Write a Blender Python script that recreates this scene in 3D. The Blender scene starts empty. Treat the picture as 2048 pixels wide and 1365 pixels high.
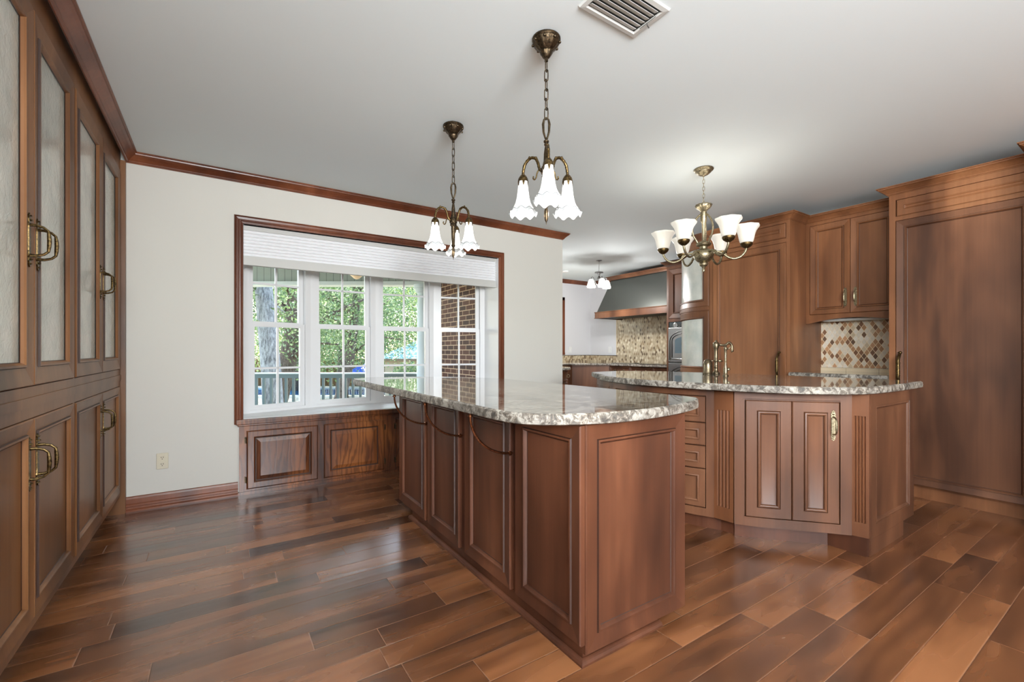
import bpy, bmesh, math, random
import numpy as np
from mathutils import Vector, Matrix
random.seed(7); np.random.seed(7)
sin, cos, pi = math.sin, math.cos, math.pi
C = bpy.context.scene.collection
SC = bpy.context.scene

# ------------------------------------------------------------------ camera
H = 1.14
TH = math.atan(590/892.8)                       # the camera looks this far to the right of +Y
cam = bpy.data.objects.new('camera', bpy.data.cameras.new('camera'))
C.objects.link(cam); SC.camera = cam
cam.data.sensor_width = 36; cam.data.lens = 892.8/2048*36
cam.data.shift_y = (702-682.5)/2048
cam.data.clip_end = 400
cam.location = (0, 0, H); cam.rotation_euler = (pi/2, 0, -TH)
def vw(lat, dep, z=0.0):                        # a place `dep` metres ahead and `lat` metres to the right
    return (dep*sin(TH)+lat*cos(TH), dep*cos(TH)-lat*sin(TH), z)

# ------------------------------------------------------------------ world, sun, lights, exposure
SC.view_settings.view_transform = 'Standard'
SC.view_settings.look = 'None'
SC.view_settings.exposure = 0.42
SC.view_settings.gamma = 1.0
SC.view_settings.use_curve_mapping = False
cy = SC.cycles
cy.caustics_reflective = False; cy.caustics_refractive = False
cy.sample_clamp_indirect = 3; cy.blur_glossy = 1.0; cy.max_bounces = 8; cy.diffuse_bounces = 5; cy.glossy_bounces = 3
cy.use_denoising = True; cy.denoising_prefilter = 'ACCURATE'; cy.use_light_tree = True
w = bpy.data.worlds.new('world'); SC.world = w; w.use_nodes = True
nt = w.node_tree; bg = nt.nodes['Background']
sky = nt.nodes.new('ShaderNodeTexSky'); sky.sky_type = 'NISHITA'; sky.sun_disc = False
sky.sun_elevation = math.radians(48); sky.sun_rotation = math.radians(4); sky.air_density = 1.0; sky.dust_density = 1.5
nt.links.new(sky.outputs[0], bg.inputs[0]); bg.inputs[1].default_value = 0.85
def light(name, typ, loc, energy, color=(1, 1, 1), target=None, **kw):
    l = bpy.data.lights.new(name, typ); l.energy = energy; l.color = color
    for k, v in kw.items(): setattr(l, k, v)
    o = bpy.data.objects.new(name, l); C.objects.link(o); o.location = loc
    if target is not None:
        o.rotation_euler = (Vector(target)-Vector(loc)).to_track_quat('-Z', 'Y').to_euler()
    return o
light('sun', 'SUN', (0, 0, 20), 15, (1, .95, .86), target=(-.8, -10.3, 7), angle=.01)
# fill lights added behind the camera, tilted up; the left-wall windows are made up
light('rear_window_daylight', 'AREA', (.25, -2.93, 1.75), 185, (.95, .975, 1), target=(.8, 3, 5.0), shape='RECTANGLE', size=1.1, size_y=1.1)
light('side_window_daylight', 'AREA', (-.55, -1.6, 1.75), 190, (.95, .975, 1), target=(4.4, .9, 4.9), shape='RECTANGLE', size=2.4, size_y=1.1)

# ------------------------------------------------------------------ mesh collector
class MB:
    def __init__(s): s.v = []; s.f = []; s.dark = set()
    def add(s, vs, fs):
        n = len(s.v); s.v += [tuple(p) for p in vs]; s.f += [tuple(n+i for i in f) for f in fs]; return s
    def box(s, x0, x1, y0, y1, z0, z1):
        v = [(x, y, z) for z in (z0, z1) for y in (y0, y1) for x in (x0, x1)]
        return s.add(v, [(0, 2, 3, 1), (4, 5, 7, 6), (0, 1, 5, 4), (2, 6, 7, 3), (0, 4, 6, 2), (1, 3, 7, 5)])
    def boxm(s, f, u0, u1, v0, v1, w0, w1, n=1):     # box in a mapped frame (u, v, w)
        us = np.linspace(u0, u1, n+1)
        rings = [[f(u, v0, w0), f(u, v1, w0), f(u, v1, w1), f(u, v0, w1)] for u in us]
        vs = [p for r in rings for p in r]; fs = []
        for i in range(n):
            for k in range(4):
                a = i*4+k; b = i*4+(k+1) % 4; fs.append((a, b, b+4, a+4))
        fs += [(0, 1, 2, 3), tuple(n*4+k for k in (3, 2, 1, 0))]
        return s.add(vs, fs)
    def prism(s, poly, z0, z1):
        n = len(poly)
        vs = [(x, y, z0) for x, y in poly]+[(x, y, z1) for x, y in poly]
        fs = [tuple(range(n-1, -1, -1)), tuple(range(n, 2*n))]+[(i, (i+1) % n, n+(i+1) % n, n+i) for i in range(n)]
        return s.add(vs, fs)
    def extr(s, pts, a, b):                         # planar polygon pts (3d) extruded by vector a->b
        n = len(pts); a = Vector(a); b = Vector(b)
        vs = [Vector(p)+a for p in pts]+[Vector(p)+b for p in pts]
        return s.add(vs, [tuple(range(n-1, -1, -1)), tuple(range(n, 2*n))]+[(i, (i+1) % n, n+(i+1) % n, n+i) for i in range(n)])
    def rings(s, rs, cap0=True, cap1=True, closed=False):
        n = len(rs[0]); vs = [p for r in rs for p in r]; fs = []
        m = len(rs)
        for i in range(m if closed else m-1):
            j = (i+1) % m
            for k in range(n): fs.append((i*n+k, i*n+(k+1) % n, j*n+(k+1) % n, j*n+k))
        if not closed:
            if cap0: fs.append(tuple(range(n-1, -1, -1)))
            if cap1: fs.append(tuple((m-1)*n+k for k in range(n)))
        return s.add(vs, fs)
    def tube(s, pts, r, n=8, closed=False):
        pts = [Vector(p) for p in pts]; m = len(pts)
        rr = r if isinstance(r, (list, tuple)) else [r]*m
        rs = []; up = None
        for i, p in enumerate(pts):
            if closed: t = pts[(i+1) % m]-pts[i-1]
            else: t = pts[min(i+1, m-1)]-pts[max(i-1, 0)]
            t.normalize()
            if up is None:
                up = Vector((0, 0, 1)) if abs(t.z) < .9 else Vector((1, 0, 0))
            a = up-t*up.dot(t)
            if a.length < 1e-5: a = t.orthogonal()
            a.normalize(); b = t.cross(a); up = a
            rs.append([p+(a*cos(2*pi*k/n)+b*sin(2*pi*k/n))*rr[i] for k in range(n)])
        return s.rings(rs, closed=closed)
    def lathe(s, prof, c=(0, 0, 0), n=20, fn=None, ax=None):  # prof: (radius, z); fn(k, r, z) -> r
        c = Vector(c); rs = []
        if ax is not None: q = Vector((0, 0, 1)).rotation_difference(Vector(ax)).to_matrix()
        for (r, z) in prof:
            ring = []
            for k in range(n):
                a = 2*pi*k/n
                r2, z2 = (r, z) if fn is None else fn(a, r, z)
                p = Vector((r2*cos(a), r2*sin(a), z2))
                if ax is not None: p = q @ p
                ring.append(c+p)
            rs.append(ring)
        return s.rings(rs, prof[0][0] > 1e-6 or True, True)
    def sweep(s, path, z, prof):                   # prof: (out to the right of the path, dz), mitred
        P = [Vector((x, y)) for x, y in path]; m = len(P); rs = []
        for i in range(m):
            ns = []
            if i > 0: d = (P[i]-P[i-1]).normalized(); ns.append(Vector((d.y, -d.x)))
            if i < m-1: d = (P[i+1]-P[i]).normalized(); ns.append(Vector((d.y, -d.x)))
            nn = sum(ns, Vector((0, 0)))
            if nn.length < 1e-6: nn = ns[0]
            nn.normalize(); k = 1/max(.3, nn.dot(ns[0]))
            rs.append([(P[i].x+nn.x*o*k, P[i].y+nn.y*o*k, z+dz) for o, dz in prof])
        return s.rings(rs)
    def panel(s, f, u0, u1, v0, v1, prof, nu=1, hole=False, glaze=()):   # concentric profile rings (inset, height)
        def ring(d, w):
            a, b, c, e = u0+d, u1-d, v0+d, v1-d
            us = np.linspace(a, b, nu+1)
            return [f(u, c, w) for u in us]+[f(u, e, w) for u in us[::-1]]
        rs = [ring(d, w) for d, w in prof]; f0 = len(s.f); nr = len(rs[0])
        s.rings(rs, False, False)
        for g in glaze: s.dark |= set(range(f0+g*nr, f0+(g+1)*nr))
        if not hole:
            r = rs[-1]; n = len(r); m = nu+1
            s.add(r, [(i, i+1, n-2-i, n-1-i) for i in range(m-1)])
        return s
    def build(s, name, mat, parent=None, smooth=False, **tags):
        me = bpy.data.meshes.new(name)
        V = np.array([tuple(p) for p in s.v], dtype=float)
        c = Vector(((V.max(0)+V.min(0))/2).tolist())
        me.from_pydata((V-np.array(c)).tolist(), [], s.f)
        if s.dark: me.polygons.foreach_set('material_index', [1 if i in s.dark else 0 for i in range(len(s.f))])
        me.validate()
        b = bmesh.new(); b.from_mesh(me); bmesh.ops.remove_doubles(b, verts=b.verts, dist=1e-6)
        bmesh.ops.recalc_face_normals(b, faces=b.faces); b.to_mesh(me); b.free()
        if mat is not None: me.materials.append(mat)
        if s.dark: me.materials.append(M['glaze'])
        if smooth:
            me.polygons.foreach_set('use_smooth', [True]*len(me.polygons))
        o = bpy.data.objects.new(name, me); C.objects.link(o)
        put(o, c, parent)
        for k, v in tags.items(): o[k] = v
        if smooth == 'auto':
            try:
                me.set_sharp_from_angle(angle=math.radians(35))
            except Exception: pass
        return o
WL = {}
def put(o, wloc, parent=None):
    wloc = Vector(wloc)
    if parent is not None:
        o.parent = parent; o.location = wloc-WL[parent.name]
    else: o.location = wloc
    WL[o.name] = wloc
def thing(name, loc, label, cat, group=None):
    o = bpy.data.objects.new(name, None); C.objects.link(o); o.empty_display_size = .1
    put(o, loc); o['label'] = label; o['category'] = cat
    if group: o['group'] = group
    return o
def tag(o, label, cat, group=None, kind=None):
    o['label'] = label; o['category'] = cat
    if group: o['group'] = group
    if kind: o['kind'] = kind
    return o
def st(o): o['kind'] = 'structure'; return o

# ------------------------------------------------------------------ materials
def srgb(r, g, b):
    f = lambda c: (c/255/12.92) if c/255 <= .04045 else ((c/255+.055)/1.055)**2.4
    return (f(r), f(g), f(b), 1)
class NT:
    def __init__(s, name):
        s.m = bpy.data.materials.new(name); s.m.use_nodes = True
        s.t = s.m.node_tree; s.b = s.t.nodes['Principled BSDF']
    def n(s, typ, **kw):
        x = s.t.nodes.new('ShaderNode'+typ)
        for k, v in kw.items():
            if k in ('operation', 'blend_type', 'data_type', 'noise_dimensions', 'feature', 'distance', 'musgrave_dimensions', 'wave_type', 'bands_direction'): setattr(x, k, v)
        return x
    def l(s, a, b): s.t.links.new(a, b)
    def pos(s, scale=(1, 1, 1), rot=(0, 0, 0), loc=(0, 0, 0)):
        g = s.n('NewGeometry'); m = s.n('Mapping'); s.l(g.outputs['Position'], m.inputs['Vector'])
        m.inputs['Scale'].default_value = scale; m.inputs['Rotation'].default_value = rot; m.inputs['Location'].default_value = loc
        return m.outputs[0]
    def noise(s, vec, sc=5, det=4, rough=.5, dist=0):
        x = s.n('TexNoise'); s.l(vec, x.inputs['Vector'])
        x.inputs['Scale'].default_value = sc; x.inputs['Detail'].default_value = det; x.inputs['Roughness'].default_value = rough; x.inputs['Distortion'].default_value = dist
        return x.outputs['Fac']
    def ramp(s, fac, stops):
        r = s.n('ValToRGB'); s.l(fac, r.inputs[0]); e = r.color_ramp.elements
        while len(e) < len(stops): e.new(.5)
        for i, (p, c) in enumerate(stops): e[i].position = p; e[i].color = c
        return r.outputs[0]
    def mix(s, fac, a, b, mode='MIX'):
        x = s.n('MixRGB', blend_type=mode)
        for v, i in ((fac, 0), (a, 1), (b, 2)):
            if isinstance(v, (int, float, tuple)): x.inputs[i].default_value = v
            else: s.l(v, x.inputs[i])
        return x.outputs[0]
    def math(s, op, a, b=None):
        x = s.n('Math', operation=op)
        for v, i in ((a, 0), (b, 1)):
            if v is None: continue
            if isinstance(v, (int, float)): x.inputs[i].default_value = v
            else: s.l(v, x.inputs[i])
        return x.outputs[0]
    def bump(s, h, strength=.2, dist=.01):
        x = s.n('Bump'); s.l(h, x.inputs['Height']); x.inputs['Strength'].default_value = strength; x.inputs['Distance'].default_value = dist
        s.l(x.outputs[0], s.b.inputs['Normal']); return x
    def set(s, **kw):
        for k, v in kw.items():
            i = s.b.inputs[{'col': 'Base Color', 'rough': 'Roughness', 'metal': 'Metallic', 'spec': 'Specular IOR Level', 'coat': 'Coat Weight', 'coatr': 'Coat Roughness', 'trans': 'Transmission Weight', 'ior': 'IOR', 'alpha': 'Alpha', 'em': 'Emission Color', 'ems': 'Emission Strength', 'sub': 'Subsurface Weight'}[k]]
            if isinstance(v, bpy.types.NodeSocket): s.l(v, i)
            else: i.default_value = v
        return s.m
def flat(name, col, rough=.5, metal=0, **kw):
    return NT(name).set(col=col, rough=rough, metal=metal, **kw)

def wood(name, dark, mid, lite, scale=1.0, rough=.42, along='z', coat=.08):
    t = NT(name)
    sc = {'z': (1, 1, .22), 'x': (.22, 1, 1), 'y': (1, .22, 1)}[along]
    v = t.pos(scale=sc)
    big = t.noise(v, 2.6*scale, 3, .55, .4)
    base = t.ramp(big, [(.32, dark), (.5, mid), (.68, lite)])
    v2 = t.pos(scale={'z': (1, 1, .03), 'x': (.03, 1, 1), 'y': (1, .03, 1)}[along])
    fine = t.noise(v2, 60*scale, 2, .5)
    g = t.ramp(fine, [(.3, (.80, .80, .80, 1)), (.7, (1.06, 1.06, 1.06, 1))])
    col = t.mix(.55, base, g, 'MULTIPLY')
    t.set(col=col, rough=rough, coat=coat, coatr=.3, spec=.32)
    t.bump(fine, .04, .002)
    return t.m
M = {}
M['wood'] = wood('maple_brown_stain', srgb(68, 42, 28), srgb(100, 64, 43), srgb(128, 86, 60))
M['wood_warm'] = wood('maple_amber_stain', srgb(90, 55, 33), srgb(128, 83, 53), srgb(156, 106, 70))
M['wood_grey'] = wood('maple_left_stain', srgb(80, 50, 27), srgb(112, 73, 42), srgb(138, 95, 60))
M['wood_pilaster'] = wood('maple_pilaster_stain', srgb(82, 49, 30), srgb(114, 71, 45), srgb(142, 94, 62))
M['wood_red'] = wood('reddish_trim_stain', srgb(80, 42, 26), srgb(108, 60, 38), srgb(132, 78, 52), rough=.3)
M['wood_island'] = wood('maple_island_stain', srgb(54, 30, 20), srgb(86, 50, 33), srgb(114, 70, 47))
def oak():
    t = NT('dark_oak'); v = t.pos(scale=(1, 1, .35))
    n1 = t.noise(v, 3.2, 2, .5, .6)
    wv = t.n('TexWave', wave_type='BANDS', bands_direction='X'); t.l(t.pos(scale=(1, 1, .16)), wv.inputs['Vector'])
    wv.inputs['Scale'].default_value = 8; wv.inputs['Distortion'].default_value = 15; wv.inputs['Detail'].default_value = 3; wv.inputs['Detail Scale'].default_value = 1.6
    a = t.ramp(n1, [(.32, srgb(66, 36, 21)), (.5, srgb(106, 60, 33)), (.70, srgb(154, 94, 47))])
    b = t.ramp(wv.outputs['Fac'], [(.08, (.42, .36, .32, 1)), (.5, (1, 1, 1, 1))])
    col = t.mix(.75, a, b, 'MULTIPLY')
    t.bump(wv.outputs['Fac'], .08, .002)
    return t.set(col=col, rough=.32, coat=.3, coatr=.2)
M['oak'] = oak()
M['glaze'] = flat('dark_glaze', srgb(52, 28, 16), .5)  # darker brown for the narrow groove rings of the mouldings
def granite():
    t = NT('granite'); p = t.pos()
    big = t.noise(t.pos(scale=(1, .45, 1)), 4.5, 4, .6, 1.2)
    sp = t.noise(p, 30, 6, .75, .5); fine = t.noise(p, 120, 3, .6)
    vor = t.n('TexVoronoi'); t.l(p, vor.inputs['Vector']); vor.inputs['Scale'].default_value = 75
    base = t.ramp(big, [(.3, srgb(108, 102, 94)), (.46, srgb(156, 150, 140)), (.6, srgb(186, 180, 168)), (.75, srgb(142, 120, 98))])
    dark = t.ramp(sp, [(.36, srgb(46, 42, 42)), (.46, srgb(140, 126, 114)), (.54, (1, 1, 1, 1))])
    c = t.mix(.85, base, dark, 'MULTIPLY')
    f2 = t.ramp(fine, [(.35, (.6, .58, .55, 1)), (.55, (1, 1, 1, 1))])
    c = t.mix(.5, c, f2, 'MULTIPLY')
    gn = t.n('NewGeometry'); sp2 = t.n('SeparateXYZ'); t.l(gn.outputs['True Normal'], sp2.inputs[0])
    up = t.math('GREATER_THAN', sp2.outputs[2], .9)
    t.bump(t.math('MULTIPLY', sp, t.math('SUBTRACT', 1, up)), .8, .01)
    vein = t.ramp(t.noise(t.pos(scale=(1, .5, 1)), 9, 6, .7, 2.2), [(.44, (1, 1, 1, 1)), (.5, (.62, .60, .58, 1)), (.56, (1, 1, 1, 1))])
    c = t.mix(.55, c, vein, 'MULTIPLY')
    return t.set(col=c, rough=t.math('SUBTRACT', .5, t.math('MULTIPLY', up, .44)), spec=.6, coat=t.math('MULTIPLY', up, .6), coatr=.02)
M['granite'] = granite()
M['wall'] = None
def paint(name, col, rough=.75, bs=.06):
    t = NT(name); n = t.noise(t.pos(), 60, 3, .6)
    t.bump(n, bs, .004); return t.set(col=col, rough=rough)
M['wall'] = paint('wall_paint', srgb(208, 206, 198))
M['ceil'] = paint('ceiling_paint', srgb(228, 237, 239), .85, .03)
M['wall_nook'] = paint('nook_paint', srgb(216, 216, 218))
M['white'] = flat('white_paint', srgb(228, 228, 228), .35)
M['vinyl'] = flat('white_vinyl', srgb(224, 225, 226), .3)
def floor_mat():
    t = NT('hand_scraped_planks'); g = t.n('NewGeometry'); s = t.n('SeparateXYZ'); t.l(g.outputs['Position'], s.inputs[0])
    W = .127; L = 1.9
    row = t.math('DIVIDE', t.math('ADD', s.outputs[1], 20+.012), W); ri = t.math('FLOOR', row); rf = t.math('FRACT', row)
    wn = t.n('TexWhiteNoise'); wn.noise_dimensions = '1D'; t.l(ri, wn.inputs['W'])
    xx = t.math('ADD', t.math('DIVIDE', t.math('ADD', s.outputs[0], 20), L), t.math('MULTIPLY', wn.outputs['Value'], 7.3))
    xi = t.math('FLOOR', xx); xf = t.math('FRACT', xx)
    # every plank is cut once more at a random place
    cb = t.n('CombineXYZ'); t.l(ri, cb.inputs[0]); t.l(xi, cb.inputs[1])
    w2 = t.n('TexWhiteNoise'); w2.noise_dimensions = '2D'; t.l(cb.outputs[0], w2.inputs['Vector'])
    cut = t.math('ADD', t.math('MULTIPLY', w2.outputs['Value'], .5), .25)
    side = t.math('GREATER_THAN', xf, cut)
    cb2 = t.n('CombineXYZ'); t.l(ri, cb2.inputs[0]); t.l(xi, cb2.inputs[1]); t.l(side, cb2.inputs[2])
    w3 = t.n('TexWhiteNoise'); w3.noise_dimensions = '3D'; t.l(cb2.outputs[0], w3.inputs['Vector'])
    off = t.n('VectorMath'); off.operation = 'MULTIPLY_ADD'; t.l(w3.outputs['Color'], off.inputs[0]); off.inputs[1].default_value = (9, 9, 9); t.l(g.outputs['Position'], off.inputs[2])
    mp = t.n('Mapping'); t.l(off.outputs[0], mp.inputs[0]); mp.inputs['Scale'].default_value = (.5, 2.2, 1)
    n1 = t.noise(mp.outputs[0], 3.0, 2, .5, .3)
    fac = t.math('ADD', t.math('MULTIPLY', w3.outputs['Value'], .30), t.math('MULTIPLY', n1, .86))
    base = t.ramp(fac, [(.28, srgb(50, 31, 21)), (.46, srgb(88, 54, 33)), (.62, srgb(116, 72, 43)), (.80, srgb(148, 96, 60))])
    mp2 = t.n('Mapping'); t.l(off.outputs[0], mp2.inputs[0]); mp2.inputs['Scale'].default_value = (.06, 1, 1)
    n2 = t.noise(mp2.outputs[0], 42, 2, .5)
    base = t.mix(.25, base, t.ramp(n2, [(.25, (.82, .82, .82, 1)), (.75, (1.08, 1.08, 1.08, 1))]), 'MULTIPLY')
    # joints
    d1 = t.math('MULTIPLY', t.math('MINIMUM', rf, t.math('SUBTRACT', 1, rf)), W)
    e0 = t.math('MINIMUM', t.math('MINIMUM', xf, t.math('SUBTRACT', 1, xf)), t.math('ABSOLUTE', t.math('SUBTRACT', xf, cut)))
    d2 = t.math('MULTIPLY', e0, L)
    d = t.math('MINIMUM', d1, d2)
    j = t.math('SMOOTH_MIN', t.math('DIVIDE', d, .0035), 1.0)
    t.t.nodes[-1].inputs[2].default_value = .2
    col = t.mix(t.math('LESS_THAN', d, .0012), base, srgb(138, 100, 76))  # tan joints: highlight of the plank bevels put into the colour
    # hand-scraped ripples, bands across each board
    mp3 = t.n('Mapping'); t.l(off.outputs[0], mp3.inputs[0]); mp3.inputs['Scale'].default_value = (.07, 1.7, 1)
    rip = t.noise(mp3.outputs[0], 15, 0, .4, .3)
    hh = t.math('ADD', t.math('MULTIPLY', rip, .55), t.math('MULTIPLY', j, .5))
    t.bump(hh, .38, .006)
    rr = t.ramp(n1, [(.3, (.20, .20, .20, 1)), (.7, (.30, .30, .30, 1))])
    return t.set(col=col, rough=rr, spec=.6, coat=.6, coatr=.22)
M['floor'] = floor_mat(); M['floor'].node_tree.nodes['Principled BSDF'].inputs['Coat IOR'].default_value = 1.7
def tile(name, wy, hz, axis, cols, grout):
    t = NT(name); g = t.n('NewGeometry'); s = t.n('SeparateXYZ'); t.l(g.outputs['Position'], s.inputs[0])
    a = t.math('DIVIDE', s.outputs[axis], wy); b = t.math('DIVIDE', s.outputs[2], hz)
    u = t.math('ADD', t.math('ADD', a, b), 50); v = t.math('ADD', t.math('SUBTRACT', a, b), 50)
    cb = t.n('CombineXYZ'); t.l(t.math('FLOOR', u), cb.inputs[0]); t.l(t.math('FLOOR', v), cb.inputs[1])
    w_ = t.n('TexWhiteNoise'); w_.noise_dimensions = '2D'; t.l(cb.outputs[0], w_.inputs['Vector'])
    c = t.ramp(w_.outputs['Value'], cols); t.t.nodes[-1].color_ramp.interpolation = 'CONSTANT'
    nz = t.noise(t.pos(), 70, 4, .7)
    c = t.mix(.5, c, t.ramp(nz, [(.3, (.72, .68, .62, 1)), (.65, (1.05, 1.05, 1.05, 1))]), 'MULTIPLY')
    fu = t.math('FRACT', u); fv = t.math('FRACT', v)
    m = t.math('MINIMUM', t.math('MINIMUM', fu, t.math('SUBTRACT', 1, fu)), t.math('MINIMUM', fv, t.math('SUBTRACT', 1, fv)))
    e = t.math('LESS_THAN', m, .05)
    c = t.mix(e, c, grout)
    t.bump(t.math('MINIMUM', m, .1), .3, .02)
    return t.set(col=c, rough=.3)
M['tile'] = tile('diamond_marble_mosaic', .044, .068, 1, [(0, srgb(222, 212, 194)), (.34, srgb(232, 224, 210)), (.50, srgb(204, 186, 158)), (.64, srgb(176, 134, 98)), (.80, srgb(196, 150, 112)), (.88, srgb(128, 92, 68)), (.95, srgb(110, 84, 66))], srgb(236, 216, 182))
M['tile2'] = tile('small_diamond_mosaic', .046, .072, 1, [(0, srgb(186, 168, 138)), (.35, srgb(206, 190, 160)), (.6, srgb(160, 136, 104)), (.78, srgb(226, 214, 188)), (.9, srgb(112, 90, 66))], srgb(196, 180, 150))
M['tile3'] = tile('strip_diamond_mosaic', .036, .062, 0, [(0, srgb(186, 168, 138)), (.35, srgb(206, 190, 160)), (.6, srgb(150, 126, 94)), (.78, srgb(222, 206, 176)), (.85, srgb(104, 82, 58))], srgb(196, 180, 150))
M['travertine'] = paint('travertine', srgb(222, 204, 172), .4)
def brass(name, c1, c2, rough=.35):
    t = NT(name); n = t.noise(t.pos(), 140, 3, .6)
    return t.set(col=t.ramp(n, [(.35, c1), (.65, c2)]), rough=rough, metal=1.0)
M['brass'] = brass('antique_brass', srgb(50, 39, 25), srgb(124, 102, 66), .4)
M['bronze'] = brass('dark_bronze', srgb(48, 42, 34), srgb(100, 84, 64), .42)
M['champagne'] = brass('champagne_metal', srgb(112, 102, 80), srgb(176, 164, 136), .42)
M['copper'] = brass('copper_rod', srgb(110, 66, 42), srgb(160, 104, 72), .28)
M['faucet'] = brass('brushed_antique_nickel', srgb(92, 80, 62), srgb(150, 136, 112), .36)
M['steel'] = flat('stainless_steel', srgb(170, 172, 170), .25, 1)
M['dark_steel'] = flat('dark_steel', srgb(92, 94, 92), .32, 1)
M['hood_metal'] = flat('pewter_sheet', srgb(104, 106, 102), .36, .9)
M['black'] = flat('black_glass', srgb(18, 20, 20), .12)
M['dark'] = flat('dark_recess', srgb(24, 16, 12), .8)
M['iron'] = flat('nickel', srgb(150, 150, 150), .3, 1)
M['almond'] = flat('almond_plastic', srgb(206, 198, 176), .4)
M['plastic'] = flat('white_plastic', srgb(226, 226, 224), .4)
M['grille'] = flat('grille_metal', srgb(196, 196, 192), .45)
def obscure():
    t = NT('obscure_glass'); p = t.pos()
    n = t.noise(p, 45, 4, .65, .8); b = t.noise(p, 6, 3, .5)
    t.bump(n, .45, .006)
    c = t.ramp(b, [(.3, srgb(196, 204, 196)), (.7, srgb(228, 230, 220))])
    return t.set(col=c, rough=.14, spec=.6, coat=.4, coatr=.1)
M['obscure'] = obscure()
def clear():
    m = bpy.data.materials.new('window_glass'); m.use_nodes = True; nt = m.node_tree; nt.nodes.clear()
    o = nt.nodes.new('ShaderNodeOutputMaterial'); a = nt.nodes.new('ShaderNodeBsdfTransparent'); g = nt.nodes.new('ShaderNodeBsdfGlossy')
    g.inputs['Roughness'].default_value = .0; a.inputs[0].default_value = (.96, .97, .97, 1)
    x = nt.nodes.new('ShaderNodeMixShader'); f = nt.nodes.new('ShaderNodeFresnel'); f.inputs[0].default_value = 1.45
    nt.links.new(f.outputs[0], x.inputs[0]); nt.links.new(a.outputs[0], x.inputs[1]); nt.links.new(g.outputs[0], x.inputs[2]); nt.links.new(x.outputs[0], o.inputs[0])
    return m
M['glass'] = clear()
M['shade_lit'] = flat('lit_frosted_glass', srgb(244, 242, 236), .4, em=(1, .97, .92, 1), ems=1.2)
M['shade_rim'] = flat('ruffled_glass_rim', srgb(190, 192, 192), .25, em=(1, .98, .95, 1), ems=.03)
M['shade_cup'] = flat('alabaster_glass', srgb(198, 192, 178), .35, em=(1, .95, .86, 1), ems=.3)
M['rimline'] = flat('grey_glass_edge', srgb(120, 122, 124), .3)
M['bulb'] = flat('bulb', (1, 1, 1, 1), .4, em=(1, .96, .9, 1), ems=6)
M['fabric'] = paint('shade_fabric', srgb(236, 237, 239), .85, 0)
M['fabric_rail'] = paint('shade_rail', srgb(196, 196, 192), .6)

# wood moulding profiles
CROWN = [(0, -.07), (.005, -.07), (.008, -.064), (.014, -.062), (.017, -.055), (.03, -.04), (.044, -.026), (.056, -.018), (.058, -.010), (.066, -.008), (.066, 0), (0, 0)]
BASE = [(0, 0), (.022, 0), (.022, .012), (.015, .02), (.014, .032), (.018, .036), (.018, .05), (.013, .056), (.012, .088), (.008, .1), (.005, .105), (0, .105)]

# ------------------------------------------------------------------ room shell
YW = 4.134; CZ = 2.54
st(MB().box(-1.3, 6.7, -3.2, 7.0, -.06, 0).build('floor', M['floor']))
st(MB().box(-1.3, 6.7, -3.2, 7.0, CZ, CZ+.06).build('ceiling', M['ceil']))
WX0, WX1, WZ0, WZ1 = .172, 2.556, .56, 2.148     # bow window opening
b = MB()
b.box(-1.3, WX0, YW, YW+.16, 0, CZ); b.box(WX1, 3.458, YW, YW+.16, 0, CZ)
b.box(WX0, WX1, YW, YW+.16, WZ1, CZ); b.box(WX0, WX1, YW+.02, YW+.16, 0, WZ0-.02)
st(b.build('wall_far', M['wall']))
st(MB().box(3.12, 3.458, YW+.16, 7.0, 0, CZ).build('wall_nook_left', M['wall_nook']))
b = MB()                                           # back wall of the kitchen with its own window opening
b.box(3.458, 4.55, 6.76, 6.92, 0, CZ); b.box(5.64, 6.56, 6.76, 6.92, 0, CZ); b.box(4.55, 5.64, 6.76, 6.92, 0, 1.10); b.box(4.55, 5.64, 6.76, 6.92, 2.13, CZ)
st(b.build('wall_back', M['wall_nook']))
st(MB().box(6.40, 6.56, 3.2, 6.92, 0, CZ).build('wall_kitchen_right', M['wall_nook']))
st(MB().box(5.14, 5.30, -3.0, 3.2, 0, CZ).build('wall_right', M['wall']))
st(MB().box(5.14, 6.56, 3.2, 3.3, 0, CZ).build('wall_corner', M['wall']))
st(MB().box(-.76, -.60, -.35, 1.70, 0, CZ).box(-.76, -.60, -3.0, -2.85, 0, CZ).box(-.76, -.60, -2.85, -.35, 0, 1.15).box(-.76, -.60, -2.85, -.35, 2.33, CZ).build('wall_left', M['wall']))
st(MB().box(-1.3, -1.14, 1.70, YW, 0, CZ).build('wall_left_recess', M['wall']))
b = MB(); b.box(-.76, -.34, -3.16, -3.0, 0, CZ); b.box(.84, 5.3, -3.16, -3.0, 0, CZ)
b.box(-.34, .84, -3.16, -3.0, 2.33, CZ); b.box(-.34, .84, -3.16, -3.0, 0, 1.15)
st(b.build('wall_rear', M['wall']))
st(MB().sweep([(-.535, 1.74), (-.535, YW), (3.458, YW), (3.458, 6.76), (6.40, 6.76), (6.40, 5.67)], CZ, CROWN).build('trim_1', M['wood_red']))
st(MB().sweep([(-.535, YW), (.138, YW)], 0, BASE).build('baseboard_far', M['wood_red']))
st(MB().sweep([(2.62, YW), (3.458, YW), (3.458, 4.5)], 0, BASE).build('baseboard_far_right', M['wood_red']))
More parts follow.
